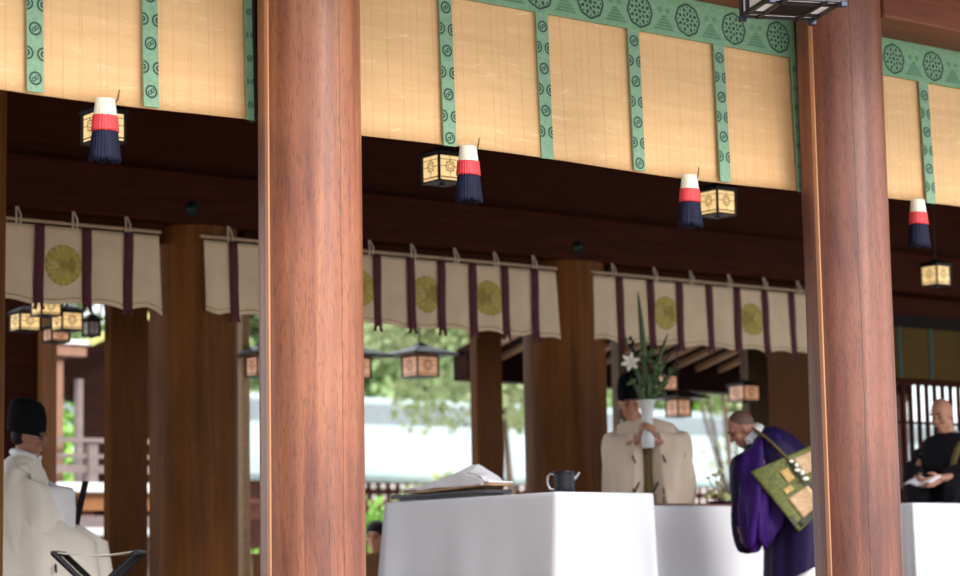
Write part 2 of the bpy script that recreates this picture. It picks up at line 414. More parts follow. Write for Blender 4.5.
tag(obj('board_wall', MB().box((6.0, 16.0, -1.0), (8.285, 16.06, 3.2)), M['dark']), 'dark boarded wall behind the seated priest', 'wall')

# nail covers on the inner beam
for x in (7.70, 11.02):
    nb = MB(); y = 12.74
    nb.rings([[Vector((x + r * math.cos(2 * PI * j / 12), y - d, 2.685 + r * math.sin(2 * PI * j / 12))) for j in range(12)] for r, d in ((.05, -.005), (.048, .008), (.026, .014), (.022, .03), (.008, .036))][::-1], 0)
    tag(obj('nail_cover', nb, M['nail'], loc=(x, y, 2.685)),
        'bronze nail cover on the dark beam, ' + ('left of the nearer front post' if x < 9 else 'between the two front posts'), 'ornament', 'bronze nail covers')

# ------------------------------------------------------------------ straw blinds
EX, EZ = Vector((1, 0, 0)), Vector((0, 0, 1))
def strip_mesh(x, z0, z1, y, w, phase=0, full=True):
    b = MB(); b.box((x - w / 2, y - .004, z0), (x + w / 2, y + .004, z1), 0)
    yy = y - .0052; z = z1 - .03 - phase; k = 0; pitch = .105; r = w * .40
    while z > z0 + .03:
        if k % 2 == 0:
            b.disc((x, yy, z), r, EX, EZ, 20, 1, r_in=r * .72)
            for s in (-1, 1):
                b.disc((x + s * r * .22, yy, z + s * r * .16), r * .34, EX, EZ, 12, 1, r_in=r * .18)
            b.disc((x, yy, z), r * .14, EX, EZ, 8, 1)
        else:
            for s in (-1, 1):                                  # half rounds at both edges
                cx = x + s * w / 2; arc = []; n = 10
                for ro, ri in ((r, r * .72), (r * .46, r * .18)):
                    o_ = [Vector((cx - s * ro * math.cos(-PI / 2 + PI * j / n), yy, z + ro * math.sin(-PI / 2 + PI * j / n))) for j in range(n + 1)]
                    i_ = [Vector((cx - s * ri * math.cos(-PI / 2 + PI * j / n), yy, z + ri * math.sin(-PI / 2 + PI * j / n))) for j in range(n + 1)]
                    b.add(o_ + i_, [(j, j + 1, n + 2 + j, n + 1 + j) for j in range(n)], 1)
        z -= pitch; k += 1
    return b
def band_mesh(x0, x1, z0, z1, y, med0, pitch=.331):
    b = MB(); b.box((x0, y - .006, z0), (x1, y + .006, z1), 0)
    yy = y - .0075; h = z1 - z0; x = med0
    while x - pitch > x0: x -= pitch
    while x < x1 + .2:
        zc = z0 + h * .47; R_ = h * .40
        if x0 + .03 < x < x1 - .03:
            b.disc((x, yy, zc), R_, EX, EZ, 48, 1, .03, 8, R_ * .87)
            b.disc((x, yy, zc), R_ * .13, EX, EZ, 10, 1)
            for k in range(8):
                t = 2 * PI * k / 8
                for rad, rr in ((.34, .15), (.62, .17)):
                    tt = t + (PI / 8 if rad > .5 else 0)
                    c = Vector((x + R_ * rad * math.cos(tt), yy, zc + R_ * rad * math.sin(tt)))
                    d = Vector((math.cos(tt), 0, math.sin(tt))); e = Vector((-math.sin(tt), 0, math.cos(tt)))
                    b.add([c + d * R_ * rr * 1.3, c + e * R_ * rr * .7, c - d * R_ * rr * .8, c - e * R_ * rr * .7], [(0, 1, 2, 3)], 1)
                c = Vector((x + R_ * .78 * math.cos(t), yy, zc + R_ * .78 * math.sin(t)))
                b.disc(c, R_ * .065, EX, EZ, 8, 1)
        xm = x + pitch / 2
        if x0 + .08 < xm < x1 - .08:
            for s in (-1, 1):
                c = Vector((xm + s * .028, yy, z0 + h * .60))
                b.add([c + EX * .017, c + EZ * .017, c - EX * .017, c - EZ * .017], [(0, 1, 2, 3)], 2)
                b.add([c + EX * .006 - Vector((0, .0006, 0)), c + EZ * .006 - Vector((0, .0006, 0)), c - EX * .006 - Vector((0, .0006, 0)), c - EZ * .006 - Vector((0, .0006, 0))], [(0, 1, 2, 3)], 0)
            for k in range(5):                                  # striped mound under the lozenges
                w = .072 - .013 * k; zz = z0 + h * (.12 + .075 * k)
                b.add([(xm - w, yy, zz), (xm + w, yy, zz), (xm + w - .012, yy, zz + h * .055), (xm - w + .012, yy, zz + h * .055)], [(0, 1, 2, 3)], 2)
        x += pitch
    return b
BY = 8.36
def blind(x0, x1, strips, edges, med0, label, ph, z0=2.262):
    z1 = 3.2
    t = thing('straw_blind', label, 'blind', (x0, BY, z0), group='straw blinds with green borders'); t.rotation_euler.x = -.03
    b = MB()
    b.sheet(lambda u, v: (x0 + (x1 - x0) * u, BY + .012 * math.sin(u * 9 + 1) * (1 - v) ** 2, z0 + .006 * math.sin(u * 7) * (1 - v) + (z1 - z0) * v), 60, 10, .010)
    obj('straw_panel', b, M['straw'], t)
    obj('top_band', band_mesh(x0, x1, 2.985, z1, BY - .022, med0), [M['green'], M['motif'], M['motif_soft']], t)
    for i, s in enumerate(strips):
        obj('vertical_strip', strip_mesh(s, z0 - .004, 2.985, BY - .024, .074, ph + .01 * (i % 2)), [M['green_strip'], M['motif']], t)
    for s, d in edges:
        obj('edge_strip', strip_mesh(s, z0 - .004, 2.985, BY - .024, .036, ph), [M['green'], M['motif']], t)
        obj('edge_lining', MB().box((s + d * .018, BY - .03, z0 - .006), (s + d * .032, BY + .012, z1)), M['black'], t)
    return t
blind(2.37, 5.352, (2.60, 3.19, 3.75, 4.294, 4.838), ((5.336, 1),), 5.03, 'straw blind at the upper left, left of the nearer front post', .0)
blind(5.80, 8.800, (6.436, 7.03, 7.63, 8.227), ((8.782, 1), (5.82, -1)), 8.01, 'straw blind between the two front posts', .03)
blind(9.22, 12.2, (9.825, 10.43, 11.03, 11.63), ((9.24, -1),), 9.585, 'straw blind at the upper right, right of the right front post', .05, 2.292)

def tassel(x, label, dz=0):
    y = BY - .045; z = 2.252 + dz
    t = thing('blind_tassel', label, 'tassel', (x, y, z), group='tassels under the straw blinds')
    def bundle(z0, z1, r0, r1, m, nm, seed):
        rr = random.Random(seed + int(x * 10)); n = 78; b = MB(); rs = []
        jag = [rr.uniform(-.012, .010) for _ in range(n)]; amp = [rr.uniform(.5, 1) for _ in range(n)]
        for i in range(8):
            f = min(1, i / 6); r = (r0 + (r1 - r0) * f) * (.35 if i == 7 else 1); zz = z0 + (z1 - z0) * f + (.02 if i == 7 else 0)
            rs.append([Vector((x + r * (1 + .09 * amp[j] * math.cos(j * PI * 2 / 3)) * math.cos(2 * PI * j / n), y + .75 * r * (1 + .09 * amp[j] * math.cos(j * PI * 2 / 3)) * math.sin(2 * PI * j / n), zz + (jag[j] * (.9 if seed == 3 else .25) if i >= 6 else 0))) for j in range(n)])
        obj(nm, b.rings(rs), m, t)
    bundle(z + .012, z - .072, .040, .050, M['t_white'], 'white_top', 1)
    bundle(z - .060, z - .128, .053, .059, M['t_red'], 'red_band', 2)
    bundle(z - .120, z - .250, .054, .068, M['t_navy'], 'navy_skirt', 3)
    obj('hook', MB().tube([(x + .01, y, z - .006), (x + .045, y - .008, z + .0), (x + .054, y - .008, z + .014), (x + .066, y - .002, z + .058)], [.004, .005, .0045, .003], 8), M['hook'], t)
for x, l in ((4.607, 'red, white and navy tassel under the left straw blind, in front of a lantern'),
             (6.528, 'red, white and navy tassel under the middle blind, nearer the left post'),
             (7.952, 'red, white and navy tassel under the middle blind, above the vase flowers'),
             (9.690, 'red, white and navy tassel right of the right front post')):
    tassel(x, l, .03 if x > 9 else 0)

# ------------------------------------------------------------------ lanterns
def ring_crest(b, c, u, v, r, m):
    b.disc(c, r, u, v, 20, m, r_in=r * .80)
    b.disc(c, r * .55, u, v, 16, m, r_in=r * .38)
    for k in range(8):
        t = 2 * PI * k / 8
        b.disc(Vector(c) + (Vector(u) * math.cos(t) + Vector(v) * math.sin(t)) * r * 1.12, r * .14, u, v, 6, m)
def box_lantern(name, x, y, z, w, h, top, label, group, pane, roof=.13, rz=0, flare=False, bulb=False):
    t = thing(name, label, 'lantern', (x, y, z), rz, group)
    s = w / 2; f = MB()
    for sx in (-1, 1):
        for sy in (-1, 1): f.box((sx * s - .006, sy * s - .006, 0), (sx * s + .006, sy * s + .006, h))
    for zz in (0, h - .01):
        for sy in (-1, 1):
            f.box((-s, sy * s - .006, zz), (s, sy * s + .006, zz + .010)); f.box((sy * s - .006, -s, zz), (sy * s + .006, s, zz + .010))
    f.box((-s, -s, .002), (s, s, .01))
    obj('frame', f, M['iron'], t, local=True)
    for ax, sg in ((0, -1), (0, 1), (1, -1), (1, 1)):
        p = MB(); e = .004
        u = Vector((0, 1, 0)) if ax == 0 else Vector((1, 0, 0)); nn = Vector((1, 0, 0)) * sg if ax == 0 else Vector((0, 1, 0)) * sg
        c = nn * (s - .003)
        vs = [c + u * a * (s - .01) + EZ * zz + nn * d for d in (-e, 0) for a, zz in ((-1, .008), (1, .008), (1, h - .008), (-1, h - .008))]
        p.add(vs, [(4, 5, 6, 7), (3, 2, 1, 0), (0, 1, 5, 4), (1, 2, 6, 5), (2, 3, 7, 6), (3, 0, 4, 7)], 0)
        cc = c + nn * .0015
        ring_crest(p, cc + EZ * h * .56, u, EZ, w * .19, 1)
        for zz, th in ((h * .17, .0035), (h * .80, .002)):
            for a0, a1 in ((-.95, .95),):
                p.add([cc + u * a0 * s + EZ * (zz - th), cc + u * a1 * s + EZ * (zz - th), cc + u * a1 * s + EZ * (zz + th), cc + u * a0 * s + EZ * (zz + th)], [(0, 1, 2, 3)], 1)
        for z0, z1 in ((.17, .36), (.76, .97)):
            p.add([cc - u * .0018 + EZ * h * z0, cc + u * .0018 + EZ * h * z0, cc + u * .0018 + EZ * h * z1, cc - u * .0018 + EZ * h * z1], [(0, 1, 2, 3)], 1)
        for a0, a1 in ((-.95, -.40), (.40, .95)):
            p.add([cc + u * a0 * s + EZ * (h * .56 - .0018), cc + u * a1 * s + EZ * (h * .56 - .0018), cc + u * a1 * s + EZ * (h * .56 + .0018), cc + u * a0 * s + EZ * (h * .56 + .0018)], [(0, 1, 2, 3)], 1)
        obj('paper_pane', p, [pane, M['crest_dark']], t, local=True)
    r = MB(); k = 1.55 if not flare else 1.0
    if flare:
        q = s + roof
        prof = [(q, h + .005), (q, h + .018), (s + .04, h + .05), (s * .45, h + .085), (.02, h + .11)]
    else:
        q = s + .014
        prof = [(q, h), (q, h + .012), (s * .7, h + .035), (.02, h + .05)]
    r.rings([[Vector((a * rr, b_ * rr, zz)) for a, b_ in ((-1, -1), (1, -1), (1, 1), (-1, 1))] for rr, zz in prof], 0, False)
    obj('roof', r, M['iron'], t, local=True)
    obj('hanging_rod', MB().tube([(0, 0, h + .04), (0, 0, top - z)], .006, 8), M['iron'], t, local=True)
    if not flare:
        obj('feet', MB().box((-.012, -.012, -.012), (.012, .012, .0)), M['iron_blue'], t, local=True)
    return t
hall = 'small lit lanterns hanging inside the hall'
for x, y, l in ((5.56, 10.05, 'lit paper lantern behind the tassel of the left blind'),
                (7.70, 10.05, 'lit paper lantern just right of the left front post, below the middle blind'),
                (9.845, 10.05, 'lit paper lantern just left of the right front post'),
                (13.75, 11.65, 'lit paper lantern right of the right front post')):
    box_lantern('hanging_lantern', x, y, 2.452, .158, .158, 3.9, l, hall, M['paper_lit'])
back = 'lanterns hanging under the back eave'
for x, y, z, w, h, fl, l, pm in (
        (7.354, 14.4, 2.018, .155, .125, False, 'lit lantern at the far left under the curtain, above the seated priest', 'paper_lit'),
        (7.36, 14.10, 2.095, .15, .12, False, 'lit lantern tucked behind the bottom of the leftmost curtain', 'paper_lit'),
        (7.68, 14.40, 2.04, .16, .13, False, 'lit lantern below the gold crest of the left curtain', 'paper_lit'),
        (7.78, 14.75, 1.995, .14, .10, False, 'dim lantern left of the brown inner post, lowest in its cluster', 'paper_back'),
        (7.955, 14.55, 2.03, .09, .11, False, 'pale daylit lantern against the brown square post on the left', 'paper'),
        (9.235, 14.30, 1.77, .16, .15, True, 'lantern seen in the slit left of the nearer front post', 'paper_back'),
        (10.14, 14.40, 1.80, .20, .16, True, 'flared roof lantern half hidden by the nearer front post', 'paper_back'),
        (10.787, 14.4, 1.838, .205, .165, True, 'black lantern with wide flared roof hanging in the garden view', 'paper_back'),
        (13.40, 14.4, 1.83, .16, .13, False, 'orange lit lantern behind the vase mouth', 'paper_back'),
        (13.56, 14.4, 1.61, .15, .15, True, 'flared roof lantern low behind the white vase', 'paper_back'),
        (14.21, 14.25, 1.755, .19, .14, False, 'orange lit lantern above the purple-robed monk', 'paper_back')):
    zt = 3.86 - (y - 13.2) * .362 if x < 12.5 else 2.28 + (17.1 - y) * .24
    box_lantern('eave_lantern' if not fl else 'flared_lantern', x, y, z, w, h, zt + .02, l, back, M[pm], roof=.125, flare=fl)

# big lantern under the front eave
def front_lantern():
    cx, cy, z = 7.33, 6.97, 2.75
    t = thing('front_eave_lantern', 'large black lattice lantern with white panes at the top of the right front post', 'lantern', (cx, cy, z), math.radians(-23))
    s = .17; f = MB(); h = .42
    for sx in (-1, 1):
        for sy in (-1, 1):
            f.box((sx * s - .011, sy * s - .011, -.006), (sx * s + .011, sy * s + .011, h))
    for sy in (-1, 1):
        for zz in (0, .13, .27, h - .03):
            f.box((-s, sy * s - .009, zz), (s, sy * s + .009, zz + .018)); f.box((sy * s - .009, -s, zz), (sy * s + .009, s, zz + .018))
    for k in (-.56, .56):
        f.box((k * s - .009, -s, .0), (k * s + .009, s, .02)); f.box((-s, k * s - .009, .0), (s, k * s + .009, .02))
        for sy in (-1, 1):
            f.box((k * s - .008, sy * s - .012, 0), (k * s + .008, sy * s + .012, h)); f.box((sy * s - .012, k * s - .008, 0), (sy * s + .012, k * s + .008, h))
    obj('lattice_frame', f, M['iron'], t, local=True)
    obj('base_board', MB().box((-.56 * s, -.56 * s, .004), (.56 * s, .56 * s, .018)), M['black_wood'], t, local=True)
    p = MB()
    p.box((-s, -s, .012), (s, -.56 * s, .016)); p.box((-s, .56 * s, .012), (s, s, .016)); p.box((-s, -.56 * s, .012), (-.56 * s, .56 * s, .016)); p.box((.56 * s, -.56 * s, .012), (s, .56 * s, .016))
    obj('bottom_paper', p, M['paper'], t, local=True)
    for ax in (0, 1):
        for sg in (-1, 1):
            q = MB(); a = sg * (s - .004)
            if ax == 0: q.box((a - .002, -s, .02), (a + .002, s, h - .02))
            else: q.box((-s, a - .002, .02), (s, a + .002, h - .02))
            obj('side_paper', q, M['paper'], t, local=True)
    for sx in (-1, 1):
        for sy in (-1, 1):
            obj('corner_foot', MB().box((sx * s - .016, sy * s - .016, -.02), (sx * s + .016, sy * s + .016, .004)), M['iron_blue'], t, local=True, bevel=.004)
    obj('roof', MB().rings([[Vector((a * rr, b * rr, zz)) for a, b in ((-1, -1), (1, -1), (1, 1), (-1, 1))] for rr, zz in ((s + .12, h), (s + .12, h + .02), (s * .6, h + .12), (.03, h + .18))], 0, False), M['iron'], t, local=True)
    obj('hanging_rod', MB().tube([(0, 0, h + .15), (0, 0, 3.74 - z)], .01, 8), M['iron'], t, local=True)
front_lantern()

# ------------------------------------------------------------------ curtains (noren)
NY = 12.69
def noren(x0, x1, straps, crests, label, hooks, kick0=0, kick1=0, rodvis=True):
    zt, zb = 2.478, 1.995
    t = thing('crest_curtain', label, 'curtain', (x0, NY, zb), group='white crest curtains with plum straps')
    obj('hanging_pole', MB().tube([(x0 - .02, NY + .012, zt + .026), (x1 + .02, NY + .012, zt + .026)], .012, 10), M['rod'], t)
    xs = [x0] + straps + [x1]
    for i in range(len(xs) - 1):
        a, b = xs[i], xs[i + 1]; k0 = kick0 if i == 0 else 0; k1 = kick1 if i == len(xs) - 2 else 0
        ph = R.uniform(0, 6)
        def fn(u, v, a=a, b=b, k0=k0, k1=k1, ph=ph):
            d = 1 - v
            x = a + (b - a) * u + d * (k1 * u - k0 * (1 - u)) * .35
            y = NY - .028 * math.sin(PI * u) * d - .012 * math.sin(u * 7 + ph) * d - .05 * d * (u * k1 + (1 - u) * k0) * 4
            z = zt - (zt - zb) * d - .012 * math.sin(u * 5 + ph) * d - d * (k1 * max(0, u - .5) + k0 * max(0, .5 - u)) * 1.1
            return (x, y, z)
        c = MB(); c.sheet(fn, 16, 14, .004, 0)
        obj('cloth_panel', c, M['noren'], t)
        hm = MB()
        hm.sheet(lambda u, v: Vector(fn(u, .055 + .012 * v)) + Vector((0, -.0035, 0)), 16, 1, .001, 0)
        obj('hem_line', hm, M['crest_line'], t)
        if i in crests:
            cr = MB(); r = .130; un, vn = .5, .50
            P = lambda dx, dz, e=.006: Vector(fn(un + dx / (b - a), vn + dz / (zt - zb))) + Vector((0, -e, 0))
            n = 16
            cen = P(0, 0)
            for k in range(n):
                t0 = 2 * PI * k / n; dt = PI / n
                arc = [P(.018 * math.cos(t0), .018 * math.sin(t0))]
                arc += [P(rr * math.cos(t0 + dt * q), rr * math.sin(t0 + dt * q)) for q, rr in ((-.86, r * .55), (-.9, r * .86), (-.55, r * .97), (0, r), (.55, r * .97), (.9, r * .86), (.86, r * .55))]
                cr.add(arc, [tuple(range(len(arc)))], 0)
            ring = [P(r * .99 * math.cos(2 * PI * j / 32), r * .99 * math.sin(2 * PI * j / 32), .0048) for j in range(32)]
            cr.add(ring + [P(0, 0, .0048)], [(j, (j + 1) % 32, 32) for j in range(32)], 1)
            core = [P(.02 * math.cos(2 * PI * j / 12), .02 * math.sin(2 * PI * j / 12), .0068) for j in range(12)]
            cr.add(core, [tuple(range(12))], 1)
            obj('crest', cr, [M['crest'], M['crest_line']], t)
    for i, x in enumerate(straps):
        s = MB(); sw = .032; wob = R.uniform(-.012, .012)
        def sf(u, v, x=x, wob=wob):
            d = 1 - v
            return (x + (u - .5) * 2 * sw + wob * d, NY - .012 - .012 * d + .004 * math.sin(6 * v), zt + .004 - (zt - zb + .012) * d)
        s.sheet(sf, 2, 12, .006)
        for sg in (-1, 1):
            def tf(u, v, sg=sg, x=x, wob=wob): return (x + wob + sg * .017 + (u - .5) * .024 + sg * .012 * (1 - v), NY - .026, zb - .042 * (1 - v) - .004)
            s.sheet(tf, 1, 3, .006)
        obj('strap', s, M['strap'], t)
    for x in hooks:
        hk = MB(); hk.tube([(x - .014, NY, zt - .02), (x - .016, NY - .004, zt + .05), (x - .006, NY + .02, zt + .105), (x + .006, NY + .02, zt + .105), (x + .016, NY - .004, zt + .05), (x + .014, NY, zt - .02)], .006, 8)
        obj('hanging_loop', hk, M['cord'], t)
noren(5.66, 7.423, [5.97, 6.27, 6.571, 6.897, 7.197], {1, 3}, 'cream curtain at the far left with plum straps and a gold crest', [5.8, 6.43, 6.82, 7.197], 0, .05)
noren(7.76, 10.757, [7.975, 8.27, 8.56, 8.85, 9.138, 9.425, 9.697, 9.974, 10.267, 10.547], {2, 4, 6, 8}, 'cream curtain with gold crests between the left front post and the thick inner post', [7.96, 8.5, 9.10, 9.46, 9.84, 10.2, 10.56], -.05, .05)
noren(11.122, 14.15, [11.37, 11.684, 11.985, 12.298, 12.6, 12.904, 13.205, 13.5, 13.8], {2, 5, 8}, 'cream curtain with gold crests behind the tall flowers, left of the right front post', [11.33, 11.75, 12.13, 12.54, 12.93, 13.31, 13.7], 0, 0)

# ------------------------------------------------------------------ tables
def clothed_table(x0, x1, y0, y1, label, clabel, seed, h=.72):
    rr = random.Random(seed)
    t = thing('altar_table', label, 'table', ((x0 + x1) / 2, (y0 + y1) / 2, 0), group='long tables under white cloths')
    e = .03
    obj('table_top', MB().box((x0 + e, y0 + e, h - .045), (x1 - e, y1 - e, h - .006)), M['palewood'], t)
    for a in (x0 + .08, x1 - .08):
        for b in (y0 + .08, y1 - .08):
            obj('leg', MB().box((a - .025, b - .025, 0), (a + .025, b + .025, h - .045)), M['palewood'], t)
    # cloth: perimeter walk with slight folds growing toward the hem
    per = []; rad = .014; n = 34
    def side(p, q):
        p, q = Vector(p), Vector(q)
        for i in range(n): per.append(p.lerp(q, i / n))
    cs = [(x0, y0, 0), (x1, y0, 0), (x1, y1, 0), (x0, y1, 0)]
    for i in range(4): side(cs[i], cs[(i + 1) % 4])
    cx, cy = (x0 + x1) / 2, (y0 + y1) / 2
    N = len(per); rows = []
    lv = [(1.0, -.012), (0, 0), (-.0, .0), ]
    zs = [h, h - .006, h - .03, h - .12, h - .25, h - .38, h - .52, .03]
    ph = [rr.uniform(0, 6) for _ in range(4)]
    for li, z in enumerate(zs):
        d = (h - z) / h; ring = []
        for i, p in enumerate(per):
            sd = i // n; u = (i % n) / n
            nx, ny = ((0, -1), (1, 0), (0, 1), (-1, 0))[sd]
            if i % n == 0:
                pn = ((0, -1), (1, 0), (0, 1), (-1, 0))[(sd - 1) % 4]; nx, ny = (nx + pn[0]) * .9, (ny + pn[1]) * .9
            edge = math.exp(-(min(u, 1 - u) / .07) ** 2)
            am = d * (.015 * math.sin(u * 13 + ph[sd]) + .007 * math.sin(u * 29 + ph[(sd + 1) % 4])) + d * .035 * edge + .006 * d
            inset = -.006 if li == 0 else 0
            ring.append(Vector((p.x + nx * (am + inset), p.y + ny * (am + inset), z + (.0 if li < 7 else .004 * math.sin(i)))))
        rows.append(ring)
    c = MB(); c.rings(rows, 0, True, False)
    c.add(rows[0], [tuple(range(N))[::-1][::-1]], 0, False)
    o = obj('tablecloth', c, M['cloth'], loc=((x0 + x1) / 2, (y0 + y1) / 2, 0))
    sm = o.modifiers.new('thick', 'SOLIDIFY'); sm.thickness = .003; sm.offset = -1
    tag(o, clabel, 'tablecloth', 'white tablecloths')
    return t
clothed_table(8.19, 8.897, 9.68, 11.306, 'long table hidden under the white cloth in front, beneath the black jug', 'plain white tablecloth on the nearest table in the middle, under the black jug', 1)
clothed_table(9.85, 11.62, 11.33, 11.72, 'table hidden under a white cloth in front of the man with the vase', 'white tablecloth between the nearest table and the purple-robed monk', 2)
clothed_table(12.108, 13.6, 10.545, 10.93, 'table hidden under a white cloth in front of the black-robed monk', 'white tablecloth at the right edge, in front of the black-robed monk', 3)

# black jug on the nearest table
def jug():
    x, y, z = 8.305, 9.76, .7215
    t = thing('black_jug', 'black jug with handle and spout on the corner of the nearest table', 'jug', (x, y, z))
    obj('body', MB().lathe([(.050, 0), (.056, .004), (.0575, .03), (.058, .09), (.060, .112), (.062, .118), (.058, .119), (.054, .112), (.052, .02), (.0, .015)], (x, y, z), 36), M['jug'], t)
    d = Vector((.785, -.619, 0))
    c = Vector((x, y, z))
    obj('handle', MB().tube([c - d * .055 + EZ * .100, c - d * .078 + EZ * .106, c - d * .092 + EZ * .09, c - d * .094 + EZ * .05, c - d * .082 + EZ * .022, c - d * .056 + EZ * .018], .0075, 10), M['steel'], t)
    obj('spout', MB().tube([c + d * .052 + EZ * .075, c + d * .068 + EZ * .088, c + d * .086 + EZ * .112], [.013, .010, .007], 10), M['steel'], t)
jug()
# lacquer stand with pale board and folded white papers
def offering():
    t = thing('lacquer_stand', 'low black lacquered stand on the far end of the nearest table', 'stand', (8.35, 10.8, .7215))
    obj('top_board', MB().box((8.22, 10.36, .742), (8.42, 11.285, .765)), M['lacquer'], t, bevel=.003)
    obj('base', MB().box((8.235, 10.42, .7215), (8.405, 11.22, .743)), M['lacquer'], t)
    w = MB()
    w.sheet(lambda u, v: (8.22 + .18 * v, 10.33 + .82 * u, .776 + .022 * max(0, .75 - u) * 1 - .0 * v), 12, 2, .012)
    tag(obj('offering_board', w, M['palewood'], loc=(8.35, 10.75, .779)), 'thin pale wooden board under the folded papers on the lacquered stand', 'board')
    p = MB()
    def top(u, v):                     # ridge of folded sheets leaning to the left
        y = 10.37 + .80 * u
        z = .79 + .165 * max(0, (1 - u)) ** 1.15 * (1 - abs(v - .4) * .8) * (1 if u > .2 else .08 + .92 * u / .2) + .012 * math.sin(u * 23 + v * 4) * (1 - u)
        return (8.225 + .17 * v + .01 * math.sin(u * 11), y, z)
    p.sheet(top, 15, 5, .004, 0, False)
    p.sheet(lambda u, v: (8.218 + .18 * v + .01 * math.sin(u * 8), 10.33 + .86 * u, .792 + .018 * max(0, .8 - u) + .006 * math.sin(u * 15)), 12, 3, .008, 0, False)
    p.sheet(lambda u, v: (8.219 + .004 * math.sin(u * 20), 10.38 + .78 * u, .79 + (top(u, 0)[2] - .79) * v), 24, 4, .004)
    p.sheet(lambda u, v: (8.398, 10.38 + .78 * u, .79 + (top(u, 1)[2] - .79) * v), 24, 4, .004)
    tag(obj('folded_papers', p, M['papers'], loc=(8.35, 10.75, .80)), 'heap of folded white paper rising to a point on the lacquered stand', 'paper')
offering()

# on the second table
tag(obj('lacquer_tray', MB().box((10.25, 11.36, .7215), (11.50, 11.69, .737)), M['redlac'], bevel=.003), 'thin red-brown lacquer board lying along the second table', 'tray')
def sprig():
    t = thing('leafy_arrangement', 'low arrangement of pale yellow-green leaves between the vase holder and the purple-robed monk', 'plant', (11.28, 11.57, .738))
    obj('dish', MB().lathe([(.05, .738), (.09, .75), (.10, .765), (.09, .765), (.0, .752)], (11.28, 11.57, 0), 24), M['lacquer'], t)
    rr = random.Random(5)
    for k, (dx, dy, dz, s) in enumerate(((-.13, .0, .055, .040), (-.06, .03, .085, .045), (-.02, -.04, .06, .055), (.035, 0, .045, .055), (.08, .02, .06, .040), (-.05, 0, .21, .030), (.05, .05, .235, .030), (-.01, .01, .155, .035), (.0, .0, .25, .02), (.10, -.01, .035, .035), (-.10, .02, .19, .022))):
        c = Vector((11.28 + dx, 11.57 + dy, .738 + dz))
        rot = Matrix.Rotation(rr.uniform(0, 6), 3, 'Z') @ Matrix.Rotation(rr.uniform(-.6, .6), 3, 'X')
        b = MB(); b.ell(c, (s, s * .62, s * .42), 0, rot, 12, 8)
        obj('leaf', b, M['cream_leaf'], t)
        b = MB(); b.tube([(11.28 + dx * .1, 11.57, .755), (11.28 + dx * .6, 11.57 + dy * .5, .75 + dz * .5), c], .004, 6)
        obj('twig', b, M['stem'], t)
M['cream_leaf'] = mat('pale_leaf', (.60, .62, .30), .6, var=.25, scale=20)
sprig()
pb = MB(); pb.sheet(lambda u, v: (11.40 + .13 * u + .02 * v, 11.45 + .16 * v, .742 + .19 * math.sin(u * 2.0) ** 1.2 * (1 - .3 * v) + .006 * math.sin(u * 18)), 16, 6, .012)
tag(obj('folded_cloth', pb, M['lavender'], loc=(11.46, 11.5, .738)), 'pale lavender folded cloth on the second table by the purple sleeve', 'cloth')

# ------------------------------------------------------------------ people
def capsule(b, p, q, r0, r1=None, n=14):
    r1 = r0 if r1 is None else r1
    p, q = Vector(p), Vector(q); d = (q - p)
    if d.length < 1e-6: b.ell(p, (r0,) * 3); return
    d.normalize(); u = d.orthogonal().normalized(); w = d.cross(u); rs = []
    for i in range(1, 5):
        a = PI / 2 * i / 4; rs.append((p - d * r0 * math.cos(a), r0 * math.sin(a)))
    for i in range(4, 0, -1):
        a = PI / 2 * i / 4; rs.append((q + d * r1 * math.cos(a), r1 * math.sin(a)))
    b.rings([[c + (u * math.cos(2 * PI * j / n) + w * math.sin(2 * PI * j / n)) * r for j in range(n)] for c, r in rs])
def head_frame(c, yaw=0, pitch=0, roll=0):
    return Matrix.Translation(c) @ Matrix.Rotation(yaw, 4, 'Z') @ Matrix.Rotation(pitch, 4, 'Y') @ Matrix.Rotation(roll, 4, 'X')
def add_head(b, F):
    R3 = F.to_3x3()
    e = lambda c, r: b.ell(F @ Vector(c), r, 0, R3, 20, 14)
    e((-.012, 0, .022), (.097, .076, .100)); e((.022, 0, -.045), (.066, .058, .070)); e((.066, 0, -.096), (.022, .026, .020))
    e((.078, 0, .034), (.020, .054, .013)); e((.086, 0, -.060), (.012, .024, .007)); e((.084, 0, -.072), (.012, .020, .007))
    for s in (-1, 1):
        e((.060, s * .036, -.026), (.028, .024, .026)); e((-.006, s * .077, -.008), (.019, .009, .032)); e((.094, s * .011, -.028), (.011, .008, .008))
    capsule(b, F @ Vector((.088, 0, .020)), F @ Vector((.108, 0, -.024)), .008, .012)
def add_hand(b, wrist, direction, palm_n, curl=.7, side=1):
    """palm + five separate bent fingers; direction = along the palm, palm_n = out of the palm"""
    d = Vector(direction).normalized(); pn = Vector(palm_n); pn = (pn - d * pn.dot(d)).normalized(); w = d.cross(pn) * side
    wr = Vector(wrist)
    for k in (-1, -.33, .33, 1):
        capsule(b, wr + w * k * .020, wr + d * .085 + w * k * .032, .014, .012)
    for k, L, off in ((-1.0, .058, 0), (-.35, .068, .004), (.35, .074, .004), (1.0, .066, 0)):
        p = wr + d * (.088 + off) + w * k * .032
        a = curl * .5; dd = d * math.cos(a) + pn * math.sin(a); q = p + dd * L * .48
        a = curl * 1.2; d2 = d * math.cos(a) + pn * math.sin(a); r_ = q + d2 * L * .32
        a = curl * 1.8; d3 = d * math.cos(a) + pn * math.sin(a); e = r_ + d3 * L * .26
        capsule(b, p, q, .0095, .009, 10); capsule(b, q, r_, .009, .0082, 10); capsule(b, r_, e, .0082, .007, 10)
    p = wr + d * .025 + w * .028; q = p + d * .032 + w * .026 + pn * .014; r_ = q + d * .032 + w * .004 + pn * .020
    capsule(b, p, q, .0125, .0105, 10); capsule(b, q, r_, .0105, .0085, 10)
